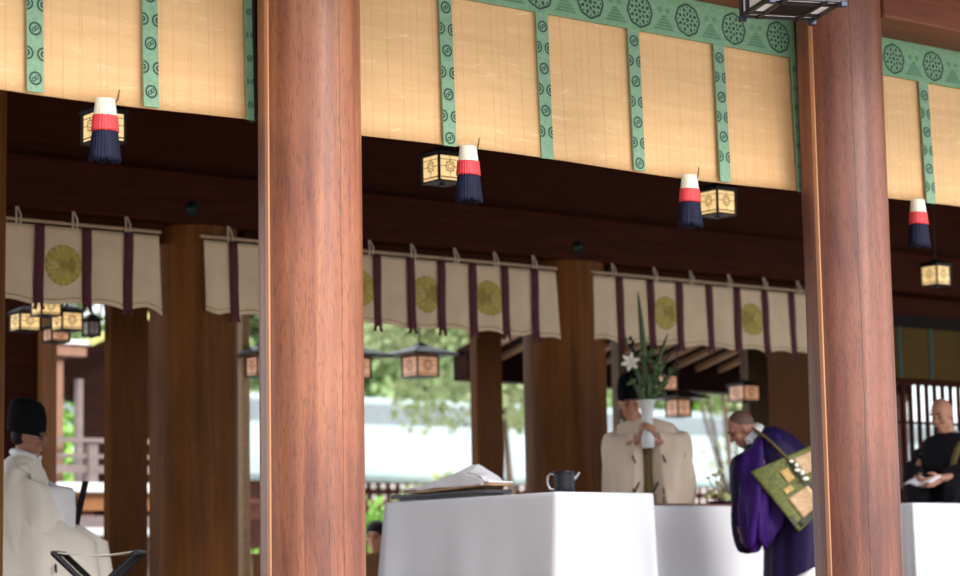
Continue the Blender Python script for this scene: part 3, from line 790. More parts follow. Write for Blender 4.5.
def finish_body(b, loc, rz, mtl, label, voxel=.0055):
    o = obj('person', b, mtl, local=True, loc=loc); o.rotation_euler = (0, 0, rz)
    m = o.modifiers.new('fuse', 'REMESH'); m.mode = 'VOXEL'; m.voxel_size = voxel; m.use_smooth_shade = True
    s = o.modifiers.new('soften', 'SMOOTH'); s.factor = .5; s.iterations = 3
    dg = bpy.context.evaluated_depsgraph_get(); dg.update()
    me = bpy.data.meshes.new_from_object(o.evaluated_get(dg), depsgraph=dg)
    o.modifiers.clear(); o.data = me
    for p in me.polygons: p.use_smooth = True
    return tag(o, label, 'person', )
def torso_and_legs(b, hip, neck, sh, knees, feet, arms, head_c):
    """hip, neck: points; sh: two shoulders; arms: (elbow, wrist) each"""
    hip, neck = Vector(hip), Vector(neck); mid = hip.lerp(neck, .5)
    up = (neck - hip).normalized(); sd = (Vector(sh[0]) - Vector(sh[1])).normalized()
    for c, w, r in ((hip, .09, .105), (hip.lerp(neck, .3), .07, .10), (hip.lerp(neck, .6), .085, .105), (hip.lerp(neck, .8), .09, .095)):
        capsule(b, c - sd * w, c + sd * w, r)
    capsule(b, hip, neck.lerp(hip, .15), .11, .08)
    capsule(b, sh[0], sh[1], .052); capsule(b, neck - up * .05, Vector(head_c), .062, .052)
    for s, k, f in zip((1, -1), knees, feet):
        h = hip + sd * s * .09
        capsule(b, h, k, .085, .058); ank = Vector(f) + EZ * .08
        capsule(b, k, ank, .056, .038); 
        fd = Vector(f) - Vector((0, 0, 0))
        capsule(b, Vector(f) + Vector((-.02, 0, .035)), Vector(f) + Vector((.16, 0, .028)), .036, .028)
    for s_, (e, w) in zip(sh, arms):
        capsule(b, s_, e, .044, .038); capsule(b, e, w, .036, .026)
def eyes(o, F, closed=False):
    for s in (-1, 1):
        b = MB(); b.ell(F @ Vector((.083, s * .031, .008)), (.010, .014, .005 if closed else .008), 0, F.to_3x3(), 10, 8)
        obj('eye', b, M['hair'], o, local=True)
        b = MB(); capsule(b, F @ Vector((.094, s * .016, .036)), F @ Vector((.082, s * .050, .036)), .005, .003, 8)
        obj('eyebrow', b, M['hair'], o, local=True)
def robe_loft(b, secs, n=56, k=9, ph=0.0, m=0):
    """secs: (centre, u, v, fold amplitude) ellipse rings"""
    rs = []
    for c, u, v, a in secs:
        c, u, v = Vector(c), Vector(u), Vector(v); ring = []
        for j in range(n):
            t = 2 * PI * j / n; s = 1 + a * (math.sin(k * t + ph) + .6 * math.sin((k * 2 - 3) * t + 1.3 * ph))
            ring.append(c + (u * math.cos(t) + v * math.sin(t)) * s)
        rs.append(ring)
    return b.rings(rs, m)
def sleeve(b, path, drops, th, ph=0.0, lean=0.0, m=0, top_r=.06):
    """wide hanging sleeve: a flat closed bag that hangs from the arm"""
    path = [Vector(p) for p in path]; rs = []; K = 14
    for i in range(K + 1):
        f = i / K * (len(path) - 1); a = min(int(f), len(path) - 2); w = f - a
        p = path[a].lerp(path[a + 1], w); dr = drops[a] + (drops[a + 1] - drops[a]) * w; tt = th[a] + (th[a + 1] - th[a]) * w
        d = (path[a + 1] - path[a]); 
        if 0 < a + 1 < len(path) - 1 and w > .5: d = d.lerp(path[a + 2] - path[a + 1], (w - .5))
        if a > 0 and w < .5: d = (path[a] - path[a - 1]).lerp(d, .5 + w)
        d.z = 0
        if d.length < 1e-4: d = Vector((1, 0, 0))
        d.normalize(); nn = Vector((-d.y, d.x, 0)); ring = []; n = 30
        for j in range(n):
            t = 2 * PI * j / n; c_, s_ = math.cos(t), math.sin(t)
            vz = -dr / 2 + s_ * (dr / 2 + top_r) ; q = abs(c_) ** .55 * (1 if c_ > 0 else -1)
            fold = (.034 * math.sin(f * 5.5 + ph + vz * 5) + .010 * math.sin(f * 11 - vz * 9 + ph)) * (1 if dr > .15 else .2)
            ring.append(p + nn * (q * tt + fold + lean * vz) + EZ * vz)
        rs.append(ring)
    return b.rings(rs, m)
def collar(o, b_pts, w, m, name='collar'):
    b = MB(); b.tube(b_pts, w, 10); return obj(name, b, m, o, local=True)

# --- man raising the vase (faces the camera side)
def vase_holder():
    loc = (11.06, 12.08, 0); rz = math.radians(228)
    b = MB(); F = head_frame((.04, -.115, 1.475), .10, .20, .05)
    add_head(b, F)
    wl, wr_ = (.292, .052, 1.205), (.292, -.050, 1.215)
    torso_and_legs(b, (0, 0, .88), (0, -.03, 1.34), ((0, .175, 1.27), (0, -.185, 1.28)), ((.03, .10, .47), (.03, -.10, .47)), ((-.01, .11, 0), (-.01, -.11, 0)),
                   (((.10, .235, 1.10), wl), ((.10, -.235, 1.11), wr_)), F @ Vector((-.02, 0, -.05)))
    add_hand(b, wl, (.62, -.05, .55), (0, -1, 0), .85, -1); add_hand(b, wr_, (.62, .05, .60), (0, 1, 0), .85, 1)
    o = finish_body(b, loc, rz, M['skin'], 'person in an ivory robe and black cap raising a white vase of flowers')
    eyes(o, F, True)
    # cap: soft tall black cap rounding backwards
    h = MB(); R3 = F.to_3x3(); rs = []
    for z, sx, sy, dx in ((.030, .104, .084, -.012), (.075, .108, .088, -.016), (.13, .100, .082, -.026), (.175, .085, .070, -.040), (.205, .06, .048, -.055), (.215, .03, .025, -.06)):
        rs.append([F @ Vector((dx + sx * math.cos(2 * PI * j / 28), sy * math.sin(2 * PI * j / 28), z)) for j in range(28)])
    obj('black_cap', h.rings(rs), M['hat'], o, local=True)
    # robe
    r = MB()
    robe_loft(r, [((0, -.02, 1.37), (.075, 0, 0), (0, .09, 0), 0), ((.0, -.01, 1.33), (.11, 0, 0), (0, .20, 0), .004), ((.0, 0, 1.26), (.125, 0, 0), (0, .235, 0), .005), ((0, 0, 1.1), (.145, 0, 0), (0, .22, 0), .012),
                  ((0, 0, .85), (.17, 0, 0), (0, .22, 0), .02), ((0, 0, .5), (.20, 0, 0), (0, .235, 0), .035), ((0, 0, .06), (.22, 0, 0), (0, .26, 0), .05)])
    obj('robe', r, M['robe_pk'], o, local=True)
    for s, w in ((1, wl), (-1, wr_)):
        sl = MB()
        sleeve(sl, [(-.03, s * .15, 1.27), (.045, s * .240, 1.21), (.12, s * .240, 1.175), (.268, s * .088, 1.20)], [.12, .40, .60, .70], [.07, .062, .055, .05], ph=1.2 * s, lean=.0, top_r=.062)
        so = obj('sleeve', sl, M['robe_pk'], o, local=True)
        # black lacing cords on the sleeve edges
        for (x, y, z, L, tilt) in ((.285, .105, 1.09, .045, .4), (.285, .105, .86, .035, .1), (.282, .105, .80, .05, 0), (.30, .065, .90, .06, -.5)):
            if s < 0 and L == .07: continue
            cb = MB(); capsule(cb, (x, s * y, z), (x + .004, s * y + tilt * L, z - L), .0065, .0065, 8)
            obj('black_cord', cb, M['cordblack'], so, local=True)
    fp = MB(); fp.sheet(lambda u, v: (.205 + .015 * math.sin(PI * u), (u - .5) * (.05 - .025 * (1 - v)), .62 + .54 * v), 6, 6, .02)
    obj('inner_front', fp, M['olive'], o, local=True)
    collar(o, [F @ Vector((-.055, -.06, -.125)), F @ Vector((.02, -.065, -.135)), (.10, .0, 1.27), F @ Vector((.02, .06, -.135)), F @ Vector((-.055, .055, -.125))], .013, M['white_silk'])
    return o, loc, rz
vh, vloc, vrz = vase_holder()
def to_world(loc, rz, p):
    return Matrix.Translation(loc) @ Matrix.Rotation(rz, 4, 'Z') @ Vector(p)
vp = to_world(vloc, vrz, (.352, .004, 1.14))
def vase_and_flowers():
    x, y, z = vp
    t = thing('flower_vase', 'slender white porcelain vase held up in front of the man in the ivory robe', 'vase', vp)
    obj('body', MB().lathe([(.040, 0), (.046, .01), (.048, .06), (.040, .12), (.036, .18), (.040, .24), (.050, .295), (.066, .325), (.070, .332), (.066, .336), (.048, .30), (.034, .24), (.0, .2)], vp, 36), M['porcelain'], t)
    f = thing('flower_arrangement', 'tall bundle of green leaves with a white lily standing in the vase', 'flowers', (x, y, z + .24))
    rt = Vector((.785, -.619, 0)); tw = Vector((-.619, -.785, 0))
    def blade(dx, top, w, bend, tw_, name='leaf', m='leaf'):
        b = MB(); p0 = Vector((x, y, z + .22))
        def fn(u, v):
            c = p0 + rt * (dx * v + bend * v * v) + tw * tw_ * v + EZ * ((top - .22) * v)
            ww = w * (math.sin(PI * min(1, .12 + v * .88)) ** .6) * (1 if v < .98 else .2)
            return c + (rt + tw * .3) * (u - .5) * ww + tw * .012 * (1 - abs(u - .5) * 2)
        b.sheet(fn, 2, 14, .003); obj(name, b, M[m], f)
    for a in ((-.01, 1.10, .042, -.035, .02), (.0, .98, .032, -.02, -.03), (.06, .80, .036, .10, .03), (.05, .68, .030, .14, -.02), (.03, .62, .034, .06, .05),
              (-.03, .62, .034, -.06, .04), (-.05, .50, .038, -.06, .02), (.08, .55, .034, .11, .05), (.02, .52, .04, .0, .07), (-.03, .45, .045, -.03, .05), (.07, .46, .04, .03, .06), (.10, .60, .024, .16, .0)):
        blade(*a)
    rr = random.Random(3)
    for k in range(26):                                  # small broad leaves round the mouth of the vase
        b = MB(); c = Vector((x, y, z + .34 + rr.uniform(0, .36))) + rt * rr.gauss(.012, .06) + tw * rr.uniform(-.05, .08)
        d = (rt * rr.uniform(-1, 1) + EZ * rr.uniform(.1, 1)).normalized(); e = d.cross(tw).normalized(); L = rr.uniform(.05, .085)
        b.sheet(lambda u, v: c + d * L * (v - .5) + e * (u - .5) * .035 * math.sin(PI * (.08 + .84 * v)) + tw * .01 * math.sin(PI * v), 2, 5, .002)
        obj('leaf', b, M['leaf'], f)
    for dx, h, bx in ((.0, .70, .0), (.012, .55, .02), (-.015, .60, -.05)):
        obj('stem', MB().tube([(x, y, z + .23), Vector((x, y, z + .23 + h * .5)) + rt * dx, Vector((x, y, z + h)) + rt * (dx + bx)], .006, 8), M['stem'], f)
    lc = Vector((x, y, z + .60)) - rt * .115 + tw * .05
    obj('stem', MB().tube([(x, y, z + .25), Vector((x, y, z + .45)) - rt * .04, lc], .004, 8), M['leaf'], f)
    lb = MB()
    for k in range(6):
        a = 2 * PI * k / 6 + .3; d = (rt * math.cos(a) + EZ * math.sin(a)) * .8 + tw * .45; e = d.cross(tw).normalized()
        lb.sheet(lambda u, v: lc + d * .085 * v + tw * (-.02 * v * v) + e * (u - .5) * .034 * math.sin(PI * (.1 + .85 * v)), 2, 6, .002)
    obj('lily_flower', lb, M['lily'], f)
    bb = MB(); bb.ell(lc - rt * .02 + EZ * .14 + tw * .0, (.010, .010, .035)); obj('lily_bud', bb, M['leaf'], f)
    bud = MB(); q0 = Vector((x, y, z + .66)) - rt * .075
    bud.tube([Vector((x, y, z + .5)) - rt * .02, q0, q0 - rt * .02 + EZ * .08], .004, 6)
    for k in range(4): bud.ell(q0 - rt * (.012 + .016 * (k % 2)) + EZ * (.02 + .03 * k), (.013, .013, .018))
    obj('berry_spray', bud, M['iron'], f)
vase_and_flowers()

# --- purple-robed monk bending to the left
def purple_monk():
    rz = math.radians(141.7); loc = (10.915, 10.385, 0)
    b = MB(); F = head_frame((.425, .02, 1.19), .1, .62, 0) @ Matrix.Scale(.91, 4)
    add_head(b, F)
    sh = ((.30, .17, 1.06), (.30, -.17, 1.06)); wl, wr_ = (.36, .14, .60), (.40, -.10, .60)
    torso_and_legs(b, (.0, 0, .80), (.32, 0, 1.12), sh, ((.04, .10, .44), (.03, -.10, .44)), ((-.03, .10, 0), (-.03, -.10, 0)), (((.36, .20, .83), wl), ((.38, -.19, .83), wr_)), F @ Vector((-.03, 0, -.05)))
    add_hand(b, wl, (.1, -.1, -1), (-.3, -1, 0), .4, -1); add_hand(b, wr_, (.1, .1, -1), (-.3, 1, 0), .4, 1)
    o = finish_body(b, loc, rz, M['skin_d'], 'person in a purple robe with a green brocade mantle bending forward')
    eyes(o, F, True)
    hb = MB(); R3 = F.to_3x3(); hb.ell(F @ Vector((-.022, 0, .034)), (.094, .077, .094), 0, R3, 20, 12)
    obj('shaved_hair', hb, M['stubble'], o, local=True)
    r = MB()
    dirp = Vector((.62, 0, .70)).normalized()
    robe_loft(r, [((.36, .0, 1.13), (-.045, 0, .06), (0, .085, 0), 0), ((.31, 0, 1.10), (-.10, 0, .11), (0, .22, 0), .006), ((.23, 0, 1.02), (-.13, 0, .13), (0, .26, 0), .012),
                  ((.12, 0, .90), (-.16, 0, .12), (0, .25, 0), .014), ((.04, 0, .76), (-.20, 0, .05), (0, .255, 0), .02), ((.03, 0, .60), (-.235, 0, 0), (0, .26, 0), .03), ((.04, 0, .40), (-.255, 0, 0), (0, .27, 0), .04), ((.06, 0, .27), (-.245, 0, .11), (0, .27, 0), .05)], k=8)
    obj('robe', r, [M['purple_d']], o, local=True)
    u = MB(); robe_loft(u, [((.02, 0, .5), (-.19, 0, 0), (0, .20, 0), .02), ((.02, 0, .25), (-.23, 0, 0), (0, .245, 0), .03), ((.02, 0, .05), (-.25, 0, 0), (0, .26, 0), .04)], k=8)
    obj('white_under_robe', u, M['white_silk'], o, local=True)
    for s, w, mm in ((1, wl, 'purple'), (-1, wr_, 'purple_d')):
        sl = MB(); sleeve(sl, [(.24, s * .12, 1.10), (.34, s * .20, 1.06), (.41, s * .22, .98), (.40, s * .16, .90)], [.12, .42, .54, .42], [.085, .07, .055, .04], ph=.6 * s, top_r=.06)
        # the bag of the sleeve continues downwards past the hand
        sleeve(sl, [(.22, s * .16, .96), (.31, s * .22, .90), (.40, s * .20, .86)], [.30, .45, .30], [.06, .06, .04], ph=1.5 * s, top_r=.05)
        obj('sleeve', sl, M[mm], o, local=True)
    collar(o, [F @ Vector((.03, -.075, -.11)), F @ Vector((-.055, -.06, -.10)), F @ Vector((-.088, 0, -.075)), F @ Vector((-.055, .062, -.10)), F @ Vector((.03, .075, -.115))], .052, M['white_silk'], 'white_collar')
    # green mantle hanging over the left side of the back
    A, B_, Cc, D = Vector((.41, 0, .90)), Vector((.015, 0, 1.06)), Vector((-.17, 0, .76)), Vector((.115, 0, .515))
    def K(u, v, off=0.0):
        p = A.lerp(B_, u).lerp(D.lerp(Cc, u), v)
        y = .300 + .012 * math.sin(u * 6 + v * 3) - .07 * max(0, u - .55) * (1 - v) * 2 + .0 - off * -1
        return (p.x, y, p.z)
    k = MB(); k.sheet(lambda u, v: K(u, v), 20, 20, .012); ko = obj('green_mantle', k, M['kesa'], o, local=True)
    def patch(name, u0, u1, v0, v1, m, off=.010):
        q = MB(); q.sheet(lambda u, v: K(u0 + (u1 - u0) * u, v0 + (v1 - v0) * v, off), 8, 8, .004); obj(name, q, m, ko, local=True)
    patch('brocade_patch', .36, .50, .17, .37, M['gold']); patch('brocade_patch', .22, .38, .42, .50, M['gold'])
    patch('brocade_patch', .20, .60, .56, .90, M['peach']); patch('brocade_patch', .66, .97, .08, .40, M['peach']); patch('brocade_patch', .70, .97, .52, .80, M['gold'])
    patch('dark_band', .0, .08, .78, .92, M['kesa_dark'], .008); patch('dark_band', .55, .66, .10, .95, M['kesa_dark'], .008); patch('dark_band', .08, .98, .90, .985, M['kesa_dark'], .009)
    st = MB()
    sp = [Vector((.345, .10, 1.165)), Vector((.30, .20, 1.12)), Vector((.24, .275, 1.055)), Vector((.16, .31, .965)), Vector((.085, .325, .90))]
    def sf(u, v):
        f = v * (len(sp) - 1); a = min(int(f), len(sp) - 2); p = sp[a].lerp(sp[a + 1], f - a); return p + Vector((.55, 0, .83)) * (u - .5) * .085
    st.sheet(sf, 2, 16, .010); so = obj('mantle_strap', st, M['olive'], o, local=True)
    for (x, z, r0, r1) in ((.150, .962, .016, .010), (.118, .938, .012, .014), (.112, .905, .020, .012), (.082, .888, .014, .016), (.062, .850, .022, .013)):
        wbm = MB(); wbm.ell((x, .331, z), (r0, .005, r1)); obj('white_motif', wbm, M['lily'], so, local=True)
    return o
purple_monk()

# --- seated priest at the left edge
def folding_stool(name, x, y, rz, w, d, h, label):
    t = thing(name, label, 'stool', (x, y, 0), rz, 'folding stools')
    for s in (-1, 1):
        obj('seat_bar', MB().tube([(s * w / 2, -d / 2, h), (s * w / 2, d / 2, h)], .016, 10), M['iron'], t, local=True)
        for e in (-1, 1):
            obj('leg', MB().tube([(s * w / 2, e * (d / 2 - .012 - .02 * (s > 0)), h), (-s * (w / 2 - .02), e * (d / 2 - .012 - .02 * (s > 0)), .015)], .017, 10), M['iron'], t, local=True)
        obj('foot_bar', MB().tube([(s * (w / 2 - .02), -d / 2, .016), (s * (w / 2 - .02), d / 2, .016)], .016, 10), M['iron'], t, local=True)
    c = MB(); c.sheet(lambda u, v: ((u - .5) * w, (v - .5) * (d - .05), h + .006 - .022 * math.sin(PI * u)), 14, 6, .006)
    obj('canvas_seat', c, M['canvas'], t, local=True)
    return t
folding_stool('folding_stool', 6.40, 11.60, math.radians(-38), .46, .36, .435, 'empty black folding stool with pale canvas seat at the lower left')
def seated_priest():
    loc = (6.575, 12.90, 0); rz = math.radians(-42)
    folding_stool('folding_stool', loc[0] - .02, loc[1] + .02, rz, .44, .36, .43, 'black folding stool under the seated priest, mostly hidden by his robe')
    b = MB(); F = head_frame((.045, 0, 1.175), .0, .22, 0); add_head(b, F)
    wl, wr_ = (.22, .06, .74), (.23, -.05, .76)
    torso_and_legs(b, (-.02, 0, .54), (.0, 0, 1.02), ((.0, .18, .95), (.0, -.18, .95)), ((.36, .11, .47), (.36, -.11, .47)), ((.34, .11, 0), (.34, -.11, 0)), (((.08, .25, .74), wl), ((.08, -.25, .74), wr_)), F @ Vector((-.02, 0, -.05)))
    add_hand(b, wl, (.9, -.35, .1), (.1, -1, .0), .9, -1); add_hand(b, wr_, (.9, .35, .1), (.1, 1, 0), .9, 1)
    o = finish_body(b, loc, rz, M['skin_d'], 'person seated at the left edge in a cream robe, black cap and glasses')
    eyes(o, F)
    h = MB(); rs = []
    for z, sx, sy, dx in ((.012, .118, .092, -.030), (.06, .124, .096, -.032), (.10, .124, .092, -.036), (.15, .120, .085, -.045), (.195, .108, .075, -.055), (.22, .085, .055, -.06), (.23, .04, .03, -.06)):
        rs.append([F @ Vector((dx + sx * math.cos(2 * PI * j / 28), sy * math.sin(2 * PI * j / 28), z)) for j in range(28)])
    obj('black_cap', h.rings(rs), M['hat'], o, local=True)
    hb = MB(); hb.ell(F @ Vector((-.045, 0, .0)), (.070, .080, .075), 0, F.to_3x3(), 18, 12); obj('hair', hb, M['hair'], o, local=True)
    g = MB()
    for s in (-1, 1):
        c = Vector((.108, s * .033, .006))
        g.tube([F @ (c + Vector((-.006 * math.cos(a), .024 * math.cos(a), .016 * math.sin(a)))) for a in [2 * PI * j / 16 for j in range(17)]], .0018, 6)
        g.tube([F @ Vector((.102, s * .056, .010)), F @ Vector((.0, s * .080, .012))], .0018, 6)
    g.tube([F @ Vector((.11, -.010, .008)), F @ Vector((.11, .010, .008))], .0018, 6)
    obj('glasses', g, M['glass_rim'], o, local=True)
    r = MB()
    robe_loft(r, [((.0, 0, 1.06), (.075, 0, 0), (0, .085, 0), 0), ((.0, 0, 1.02), (.11, 0, 0), (0, .20, 0), .004), ((-.01, 0, .93), (.14, 0, 0), (0, .25, 0), .008), ((-.01, 0, .75), (.18, 0, 0), (0, .27, 0), .025), ((.05, 0, .62), (.31, 0, 0), (0, .31, 0), .025),
                  ((.10, 0, .52), (.41, 0, 0), (0, .35, 0), .04), ((.12, 0, .30), (.42, 0, 0), (0, .35, 0), .055), ((.13, 0, .04), (.44, 0, 0), (0, .38, 0), .07)], k=8)
    obj('robe', r, M['robe'], o, local=True)
    for s in (-1, 1):
        sl = MB(); sleeve(sl, [(.0, s * .14, .97), (.05, s * .26, .93), (.12, s * .29, .84), (.30, s * .10, .78)], [.10, .38, .52, .46], [.07, .06, .05, .04], ph=s, top_r=.055)
        so = obj('sleeve', sl, M['robe'], o, local=True)
        si = MB(); sleeve(si, [(.10, s * .262, .86), (.16, s * .24, .83), (.325, s * .085, .79)], [.12, .18, .22], [.05, .045, .03], top_r=.052)
        obj('inner_sleeve', si, M['white_silk'], o, local=True)
        cb = MB(); capsule(cb, (.30, s * .34, .38), (.305, s * .345, .34), .008, .008, 8); obj('black_cord', cb, M['cordblack'], so, local=True)
    collar(o, [(.10, -.05, 1.04), (.0, -.075, 1.075), (-.06, 0, 1.085), (.0, .075, 1.075), (.10, .05, 1.04)], .022, M['white_silk'], 'white_collar')
    p0, p1 = to_world(loc, rz, (.335, .0, .60)), to_world(loc, rz, (.40, .0, .895))
    bt = MB(); bt.bar(p0, p1, .012, .038, 0, up=(1, 0, 0)); tag(obj('ritual_baton', bt, M['black_wood'], loc=p0), 'dark flat wooden baton held upright by the seated priest', 'baton')
seated_priest()

# --- black-robed monk behind the right table
def black_monk():
    loc = (13.43, 11.32, 0); rz = math.radians(192)
    b = MB(); F = head_frame((.09, .0, 1.415), -.05, .38, .05); add_head(b, F)
    wl, wr_ = (.32, .09, .93), (.32, -.07, .93)
    torso_and_legs(b, (0, 0, .84), (.02, 0, 1.25), ((.02, .175, 1.17), (.02, -.175, 1.17)), ((.03, .10, .45), (.03, -.10, .45)), ((-.02, .11, 0), (-.02, -.11, 0)), (((.10, .25, .97), wl), ((.10, -.25, .97), wr_)), F @ Vector((-.02, 0, -.05)))
    add_hand(b, wl, (.85, -.3, -.25), (.2, -1, .1), .6, -1); add_hand(b, wr_, (.85, .3, -.25), (.2, 1, .1), .6, 1)
    o = finish_body(b, loc, rz, M['skin'], 'person in a black robe with an olive strap reading behind the right table')
    eyes(o, F, True)
    r = MB()
    robe_loft(r, [((.01, 0, 1.285), (.075, 0, 0), (0, .085, 0), 0), ((.0, 0, 1.24), (.12, 0, 0), (0, .20, 0), .004), ((.0, 0, 1.14), (.145, 0, 0), (0, .245, 0), .006), ((0, 0, .95), (.165, 0, 0), (0, .24, 0), .012), ((0, 0, .6), (.19, 0, 0), (0, .25, 0), .03), ((0, 0, .05), (.22, 0, 0), (0, .28, 0), .05)])
    obj('robe', r, M['blackrobe'], o, local=True)
    for s, w in ((1, wl), (-1, wr_)):
        sl = MB(); sleeve(sl, [(-.01, s * .15, 1.18), (.05, s * .24, 1.12), (.12, s * .255, 1.02), (.29, s * .10, .95)], [.12, .34, .48, .20], [.07, .06, .05, .04], ph=s, top_r=.055)
        obj('sleeve', sl, M['blackrobe'], o, local=True)
    collar(o, [(.085, .05, 1.225), (.04, .066, 1.265), (.0, .072, 1.285), (-.06, 0, 1.30), (.0, -.072, 1.285), (.04, -.066, 1.265), (.085, -.05, 1.225)], .012, M['white_silk'], 'white_collar')
    st = MB(); pts = [Vector((.0, .13, 1.275)), Vector((.10, .14, 1.20)), Vector((.16, .12, 1.07)), Vector((.185, .09, .90))]
    st.sheet(lambda u, v: pts[min(int(v * 3), 2)].lerp(pts[min(int(v * 3), 2) + 1], v * 3 - min(int(v * 3), 2)) + Vector((0, (u - .5) * .05, 0)), 2, 12, .012)
    obj('olive_strap', st, M['olive'], o, local=True)
    c = to_world(loc, rz, (.43, .0, .915))
    pp = MB(); d = Vector((math.cos(rz), math.sin(rz), 0)); e = Vector((-d.y, d.x, 0))
    pp.sheet(lambda u, v: c + d * (u - .5) * .16 + e * (v - .5) * .22 + EZ * (.05 * (u - .5) * -1 + .012 * math.sin(v * 9)), 6, 10, .012)
    tag(obj('white_papers', pp, M['papers'], loc=c), 'white sheets of paper held by the black-robed monk', 'paper')
black_monk()
sb = MB(); sb.box((12.95, 10.62, .7215), (13.42, 10.86, .75)); sb.box((12.93, 10.60, .75), (13.44, 10.88, .765))
tag(obj('reading_stand', sb, M['lacquer'], bevel=.003), 'low black stand on the right table below the white papers', 'stand')

# --- person far behind in the garden
def garden_person():
    loc = (11.21, 15.6, -1.0); rz = math.radians(215)
    b = MB(); F = head_frame((.02, 0, 1.62), 0, .1, 0); add_head(b, F)
    torso_and_legs(b, (0, 0, .95), (0, 0, 1.46), ((0, .17, 1.39), (0, -.17, 1.39)), ((.02, .09, .5), (.02, -.09, .5)), ((0, .1, 0), (0, -.1, 0)), (((.02, .22, 1.12), (.05, .22, .88)), ((.02, -.22, 1.12), (.05, -.22, .88))), F @ Vector((-.02, 0, -.05)))
    for s in (1, -1): add_hand(b, (.05, s * .22, .88), (.1, 0, -1), (0, -s, 0), .4, -s)
    o = finish_body(b, loc, rz, M['skin'], 'person with dark hair and yellowish clothes standing in the garden beyond the rail', .008)
    eyes(o, F)
    hb = MB(); hb.ell(F @ Vector((-.02, 0, .045)), (.105, .086, .095), 0, F.to_3x3(), 18, 12); obj('hair', hb, M['hair'], o, local=True)
    r = MB(); robe_loft(r, [((0, 0, 1.49), (.07, 0, 0), (0, .08, 0), 0), ((0, 0, 1.43), (.11, 0, 0), (0, .20, 0), 0), ((0, 0, 1.2), (.14, 0, 0), (0, .22, 0), .01), ((0, 0, .85), (.15, 0, 0), (0, .20, 0), .02)])
    obj('jacket', r, M['yellow'], o, local=True)
    for s in (1, -1):
        sl = MB(); sl.tube([(0, s * .17, 1.40), (.02, s * .22, 1.12), (.045, s * .22, .92)], [.07, .062, .05], 14); obj('jacket_sleeve', sl, M['yellow'], o, local=True)
        tr = MB(); tr.tube([(0, s * .085, .95), (.02, s * .09, .5), (0, s * .1, .07)], [.105, .085, .07], 14); obj('trouser_leg', tr, M['black_wood'], o, local=True)
garden_person()

# ------------------------------------------------------------------ behind the hall
def back_rail():
    t = thing('veranda_fence', 'orange timber fence panel beyond the nearest table, left of its cloth', 'fence', (10.55, 14.8, 0))
    obj('top_rail', MB().box((9.45, 14.77, .44), (11.3, 14.83, .475)), M['orangewood'], t)
    bb = MB(); x = 9.47
    while x < 11.28: bb.box((x, 14.785, 0), (x + .11, 14.815, .44)); x += .115
    obj('boards', bb, M['orangewood'], t)
back_rail()

# covered corridor with copper roof across the courtyard
def corridor():
    X0, X1 = 12, 48; ye = 32.0
    t = thing('roofed_corridor', 'long low building across the courtyard with a bright copper roof and white rafter ends', 'building', (24, 34, -1.0))
    b = MB(); v = [(X0, ye, 2.06), (X1, ye, 2.06), (X1, 34.4, 3.22), (X0, 34.4, 3.22), (X1, 36.8, 2.06), (X0, 36.8, 2.06)]
    lo = [(a, c, z - .10) for a, c, z in v]
    b.add(v + lo, [(0, 1, 2, 3), (3, 2, 4, 5), (6, 9, 8, 7), (9, 11, 10, 8), (0, 6, 7, 1), (5, 4, 10, 11), (0, 3, 9, 6), (3, 5, 11, 9), (1, 7, 8, 2), (2, 8, 10, 4)])
    obj('roof', b, M['copper'], t)
    obj('ridge_cap', MB().box((X0, 34.2, 3.12), (X1, 34.6, 3.50)), M['ridge'], t)
    obj('ridge_tile', MB().tube([(X0, 34.4, 3.54), (X1, 34.4, 3.54)], .10, 10), M['copper'], t)
    obj('eave_edge', MB().box((X0, ye - .02, 1.965), (X1, ye + .04, 2.065)), M['eavegreen'], t)
    obj('eave_board', MB().box((X0, ye + .05, 1.60), (X1, 32.9, 1.64)).box((X0, ye + .55, 1.64), (X1, ye + .6, 1.97)), M['redwood'], t)
    obj('wall_plate', MB().box((X0, 32.6, 1.35), (X1, 32.9, 1.62)), M['redwood'], t)
    for k in range(50):
        x = 21.9 + .205 * k
        for y, z in ((ye - .02, 1.885), (ye + .1, 1.70)):
            q = MB(); q.lathe([(.044, 0), (.044, .5)], (0, 0, 0), 10, 0); 
            q.v = [Vector((x + p.x + (.1 if z < 1.8 else 0), y + p.z, z + p.y)) for p in q.v]; q.f = [f[::-1] for f in q.f]
            q.mi = [1 if len(f) > 4 else 0 for f in q.f]
            obj('rafter', q, [M['redwood'], M['tip']], t)
    for x in (18.4, 21.6, 24.8, 28.0, 31.2, 34.4):
        obj('corridor_post', MB().lathe([(.13, -1.0), (.13, 1.4)], (x, 32.75, 0), 16), M['redwood'], t)
    obj('wall', MB().box((X0, 35.6, -1.0), (X1, 35.7, 2.5)), M['redwood'], t)
    obj('plinth', MB().box((X0, 32.3, -1.0), (X1, 36.4, -.7)), M['whitewash'], t)
corridor()

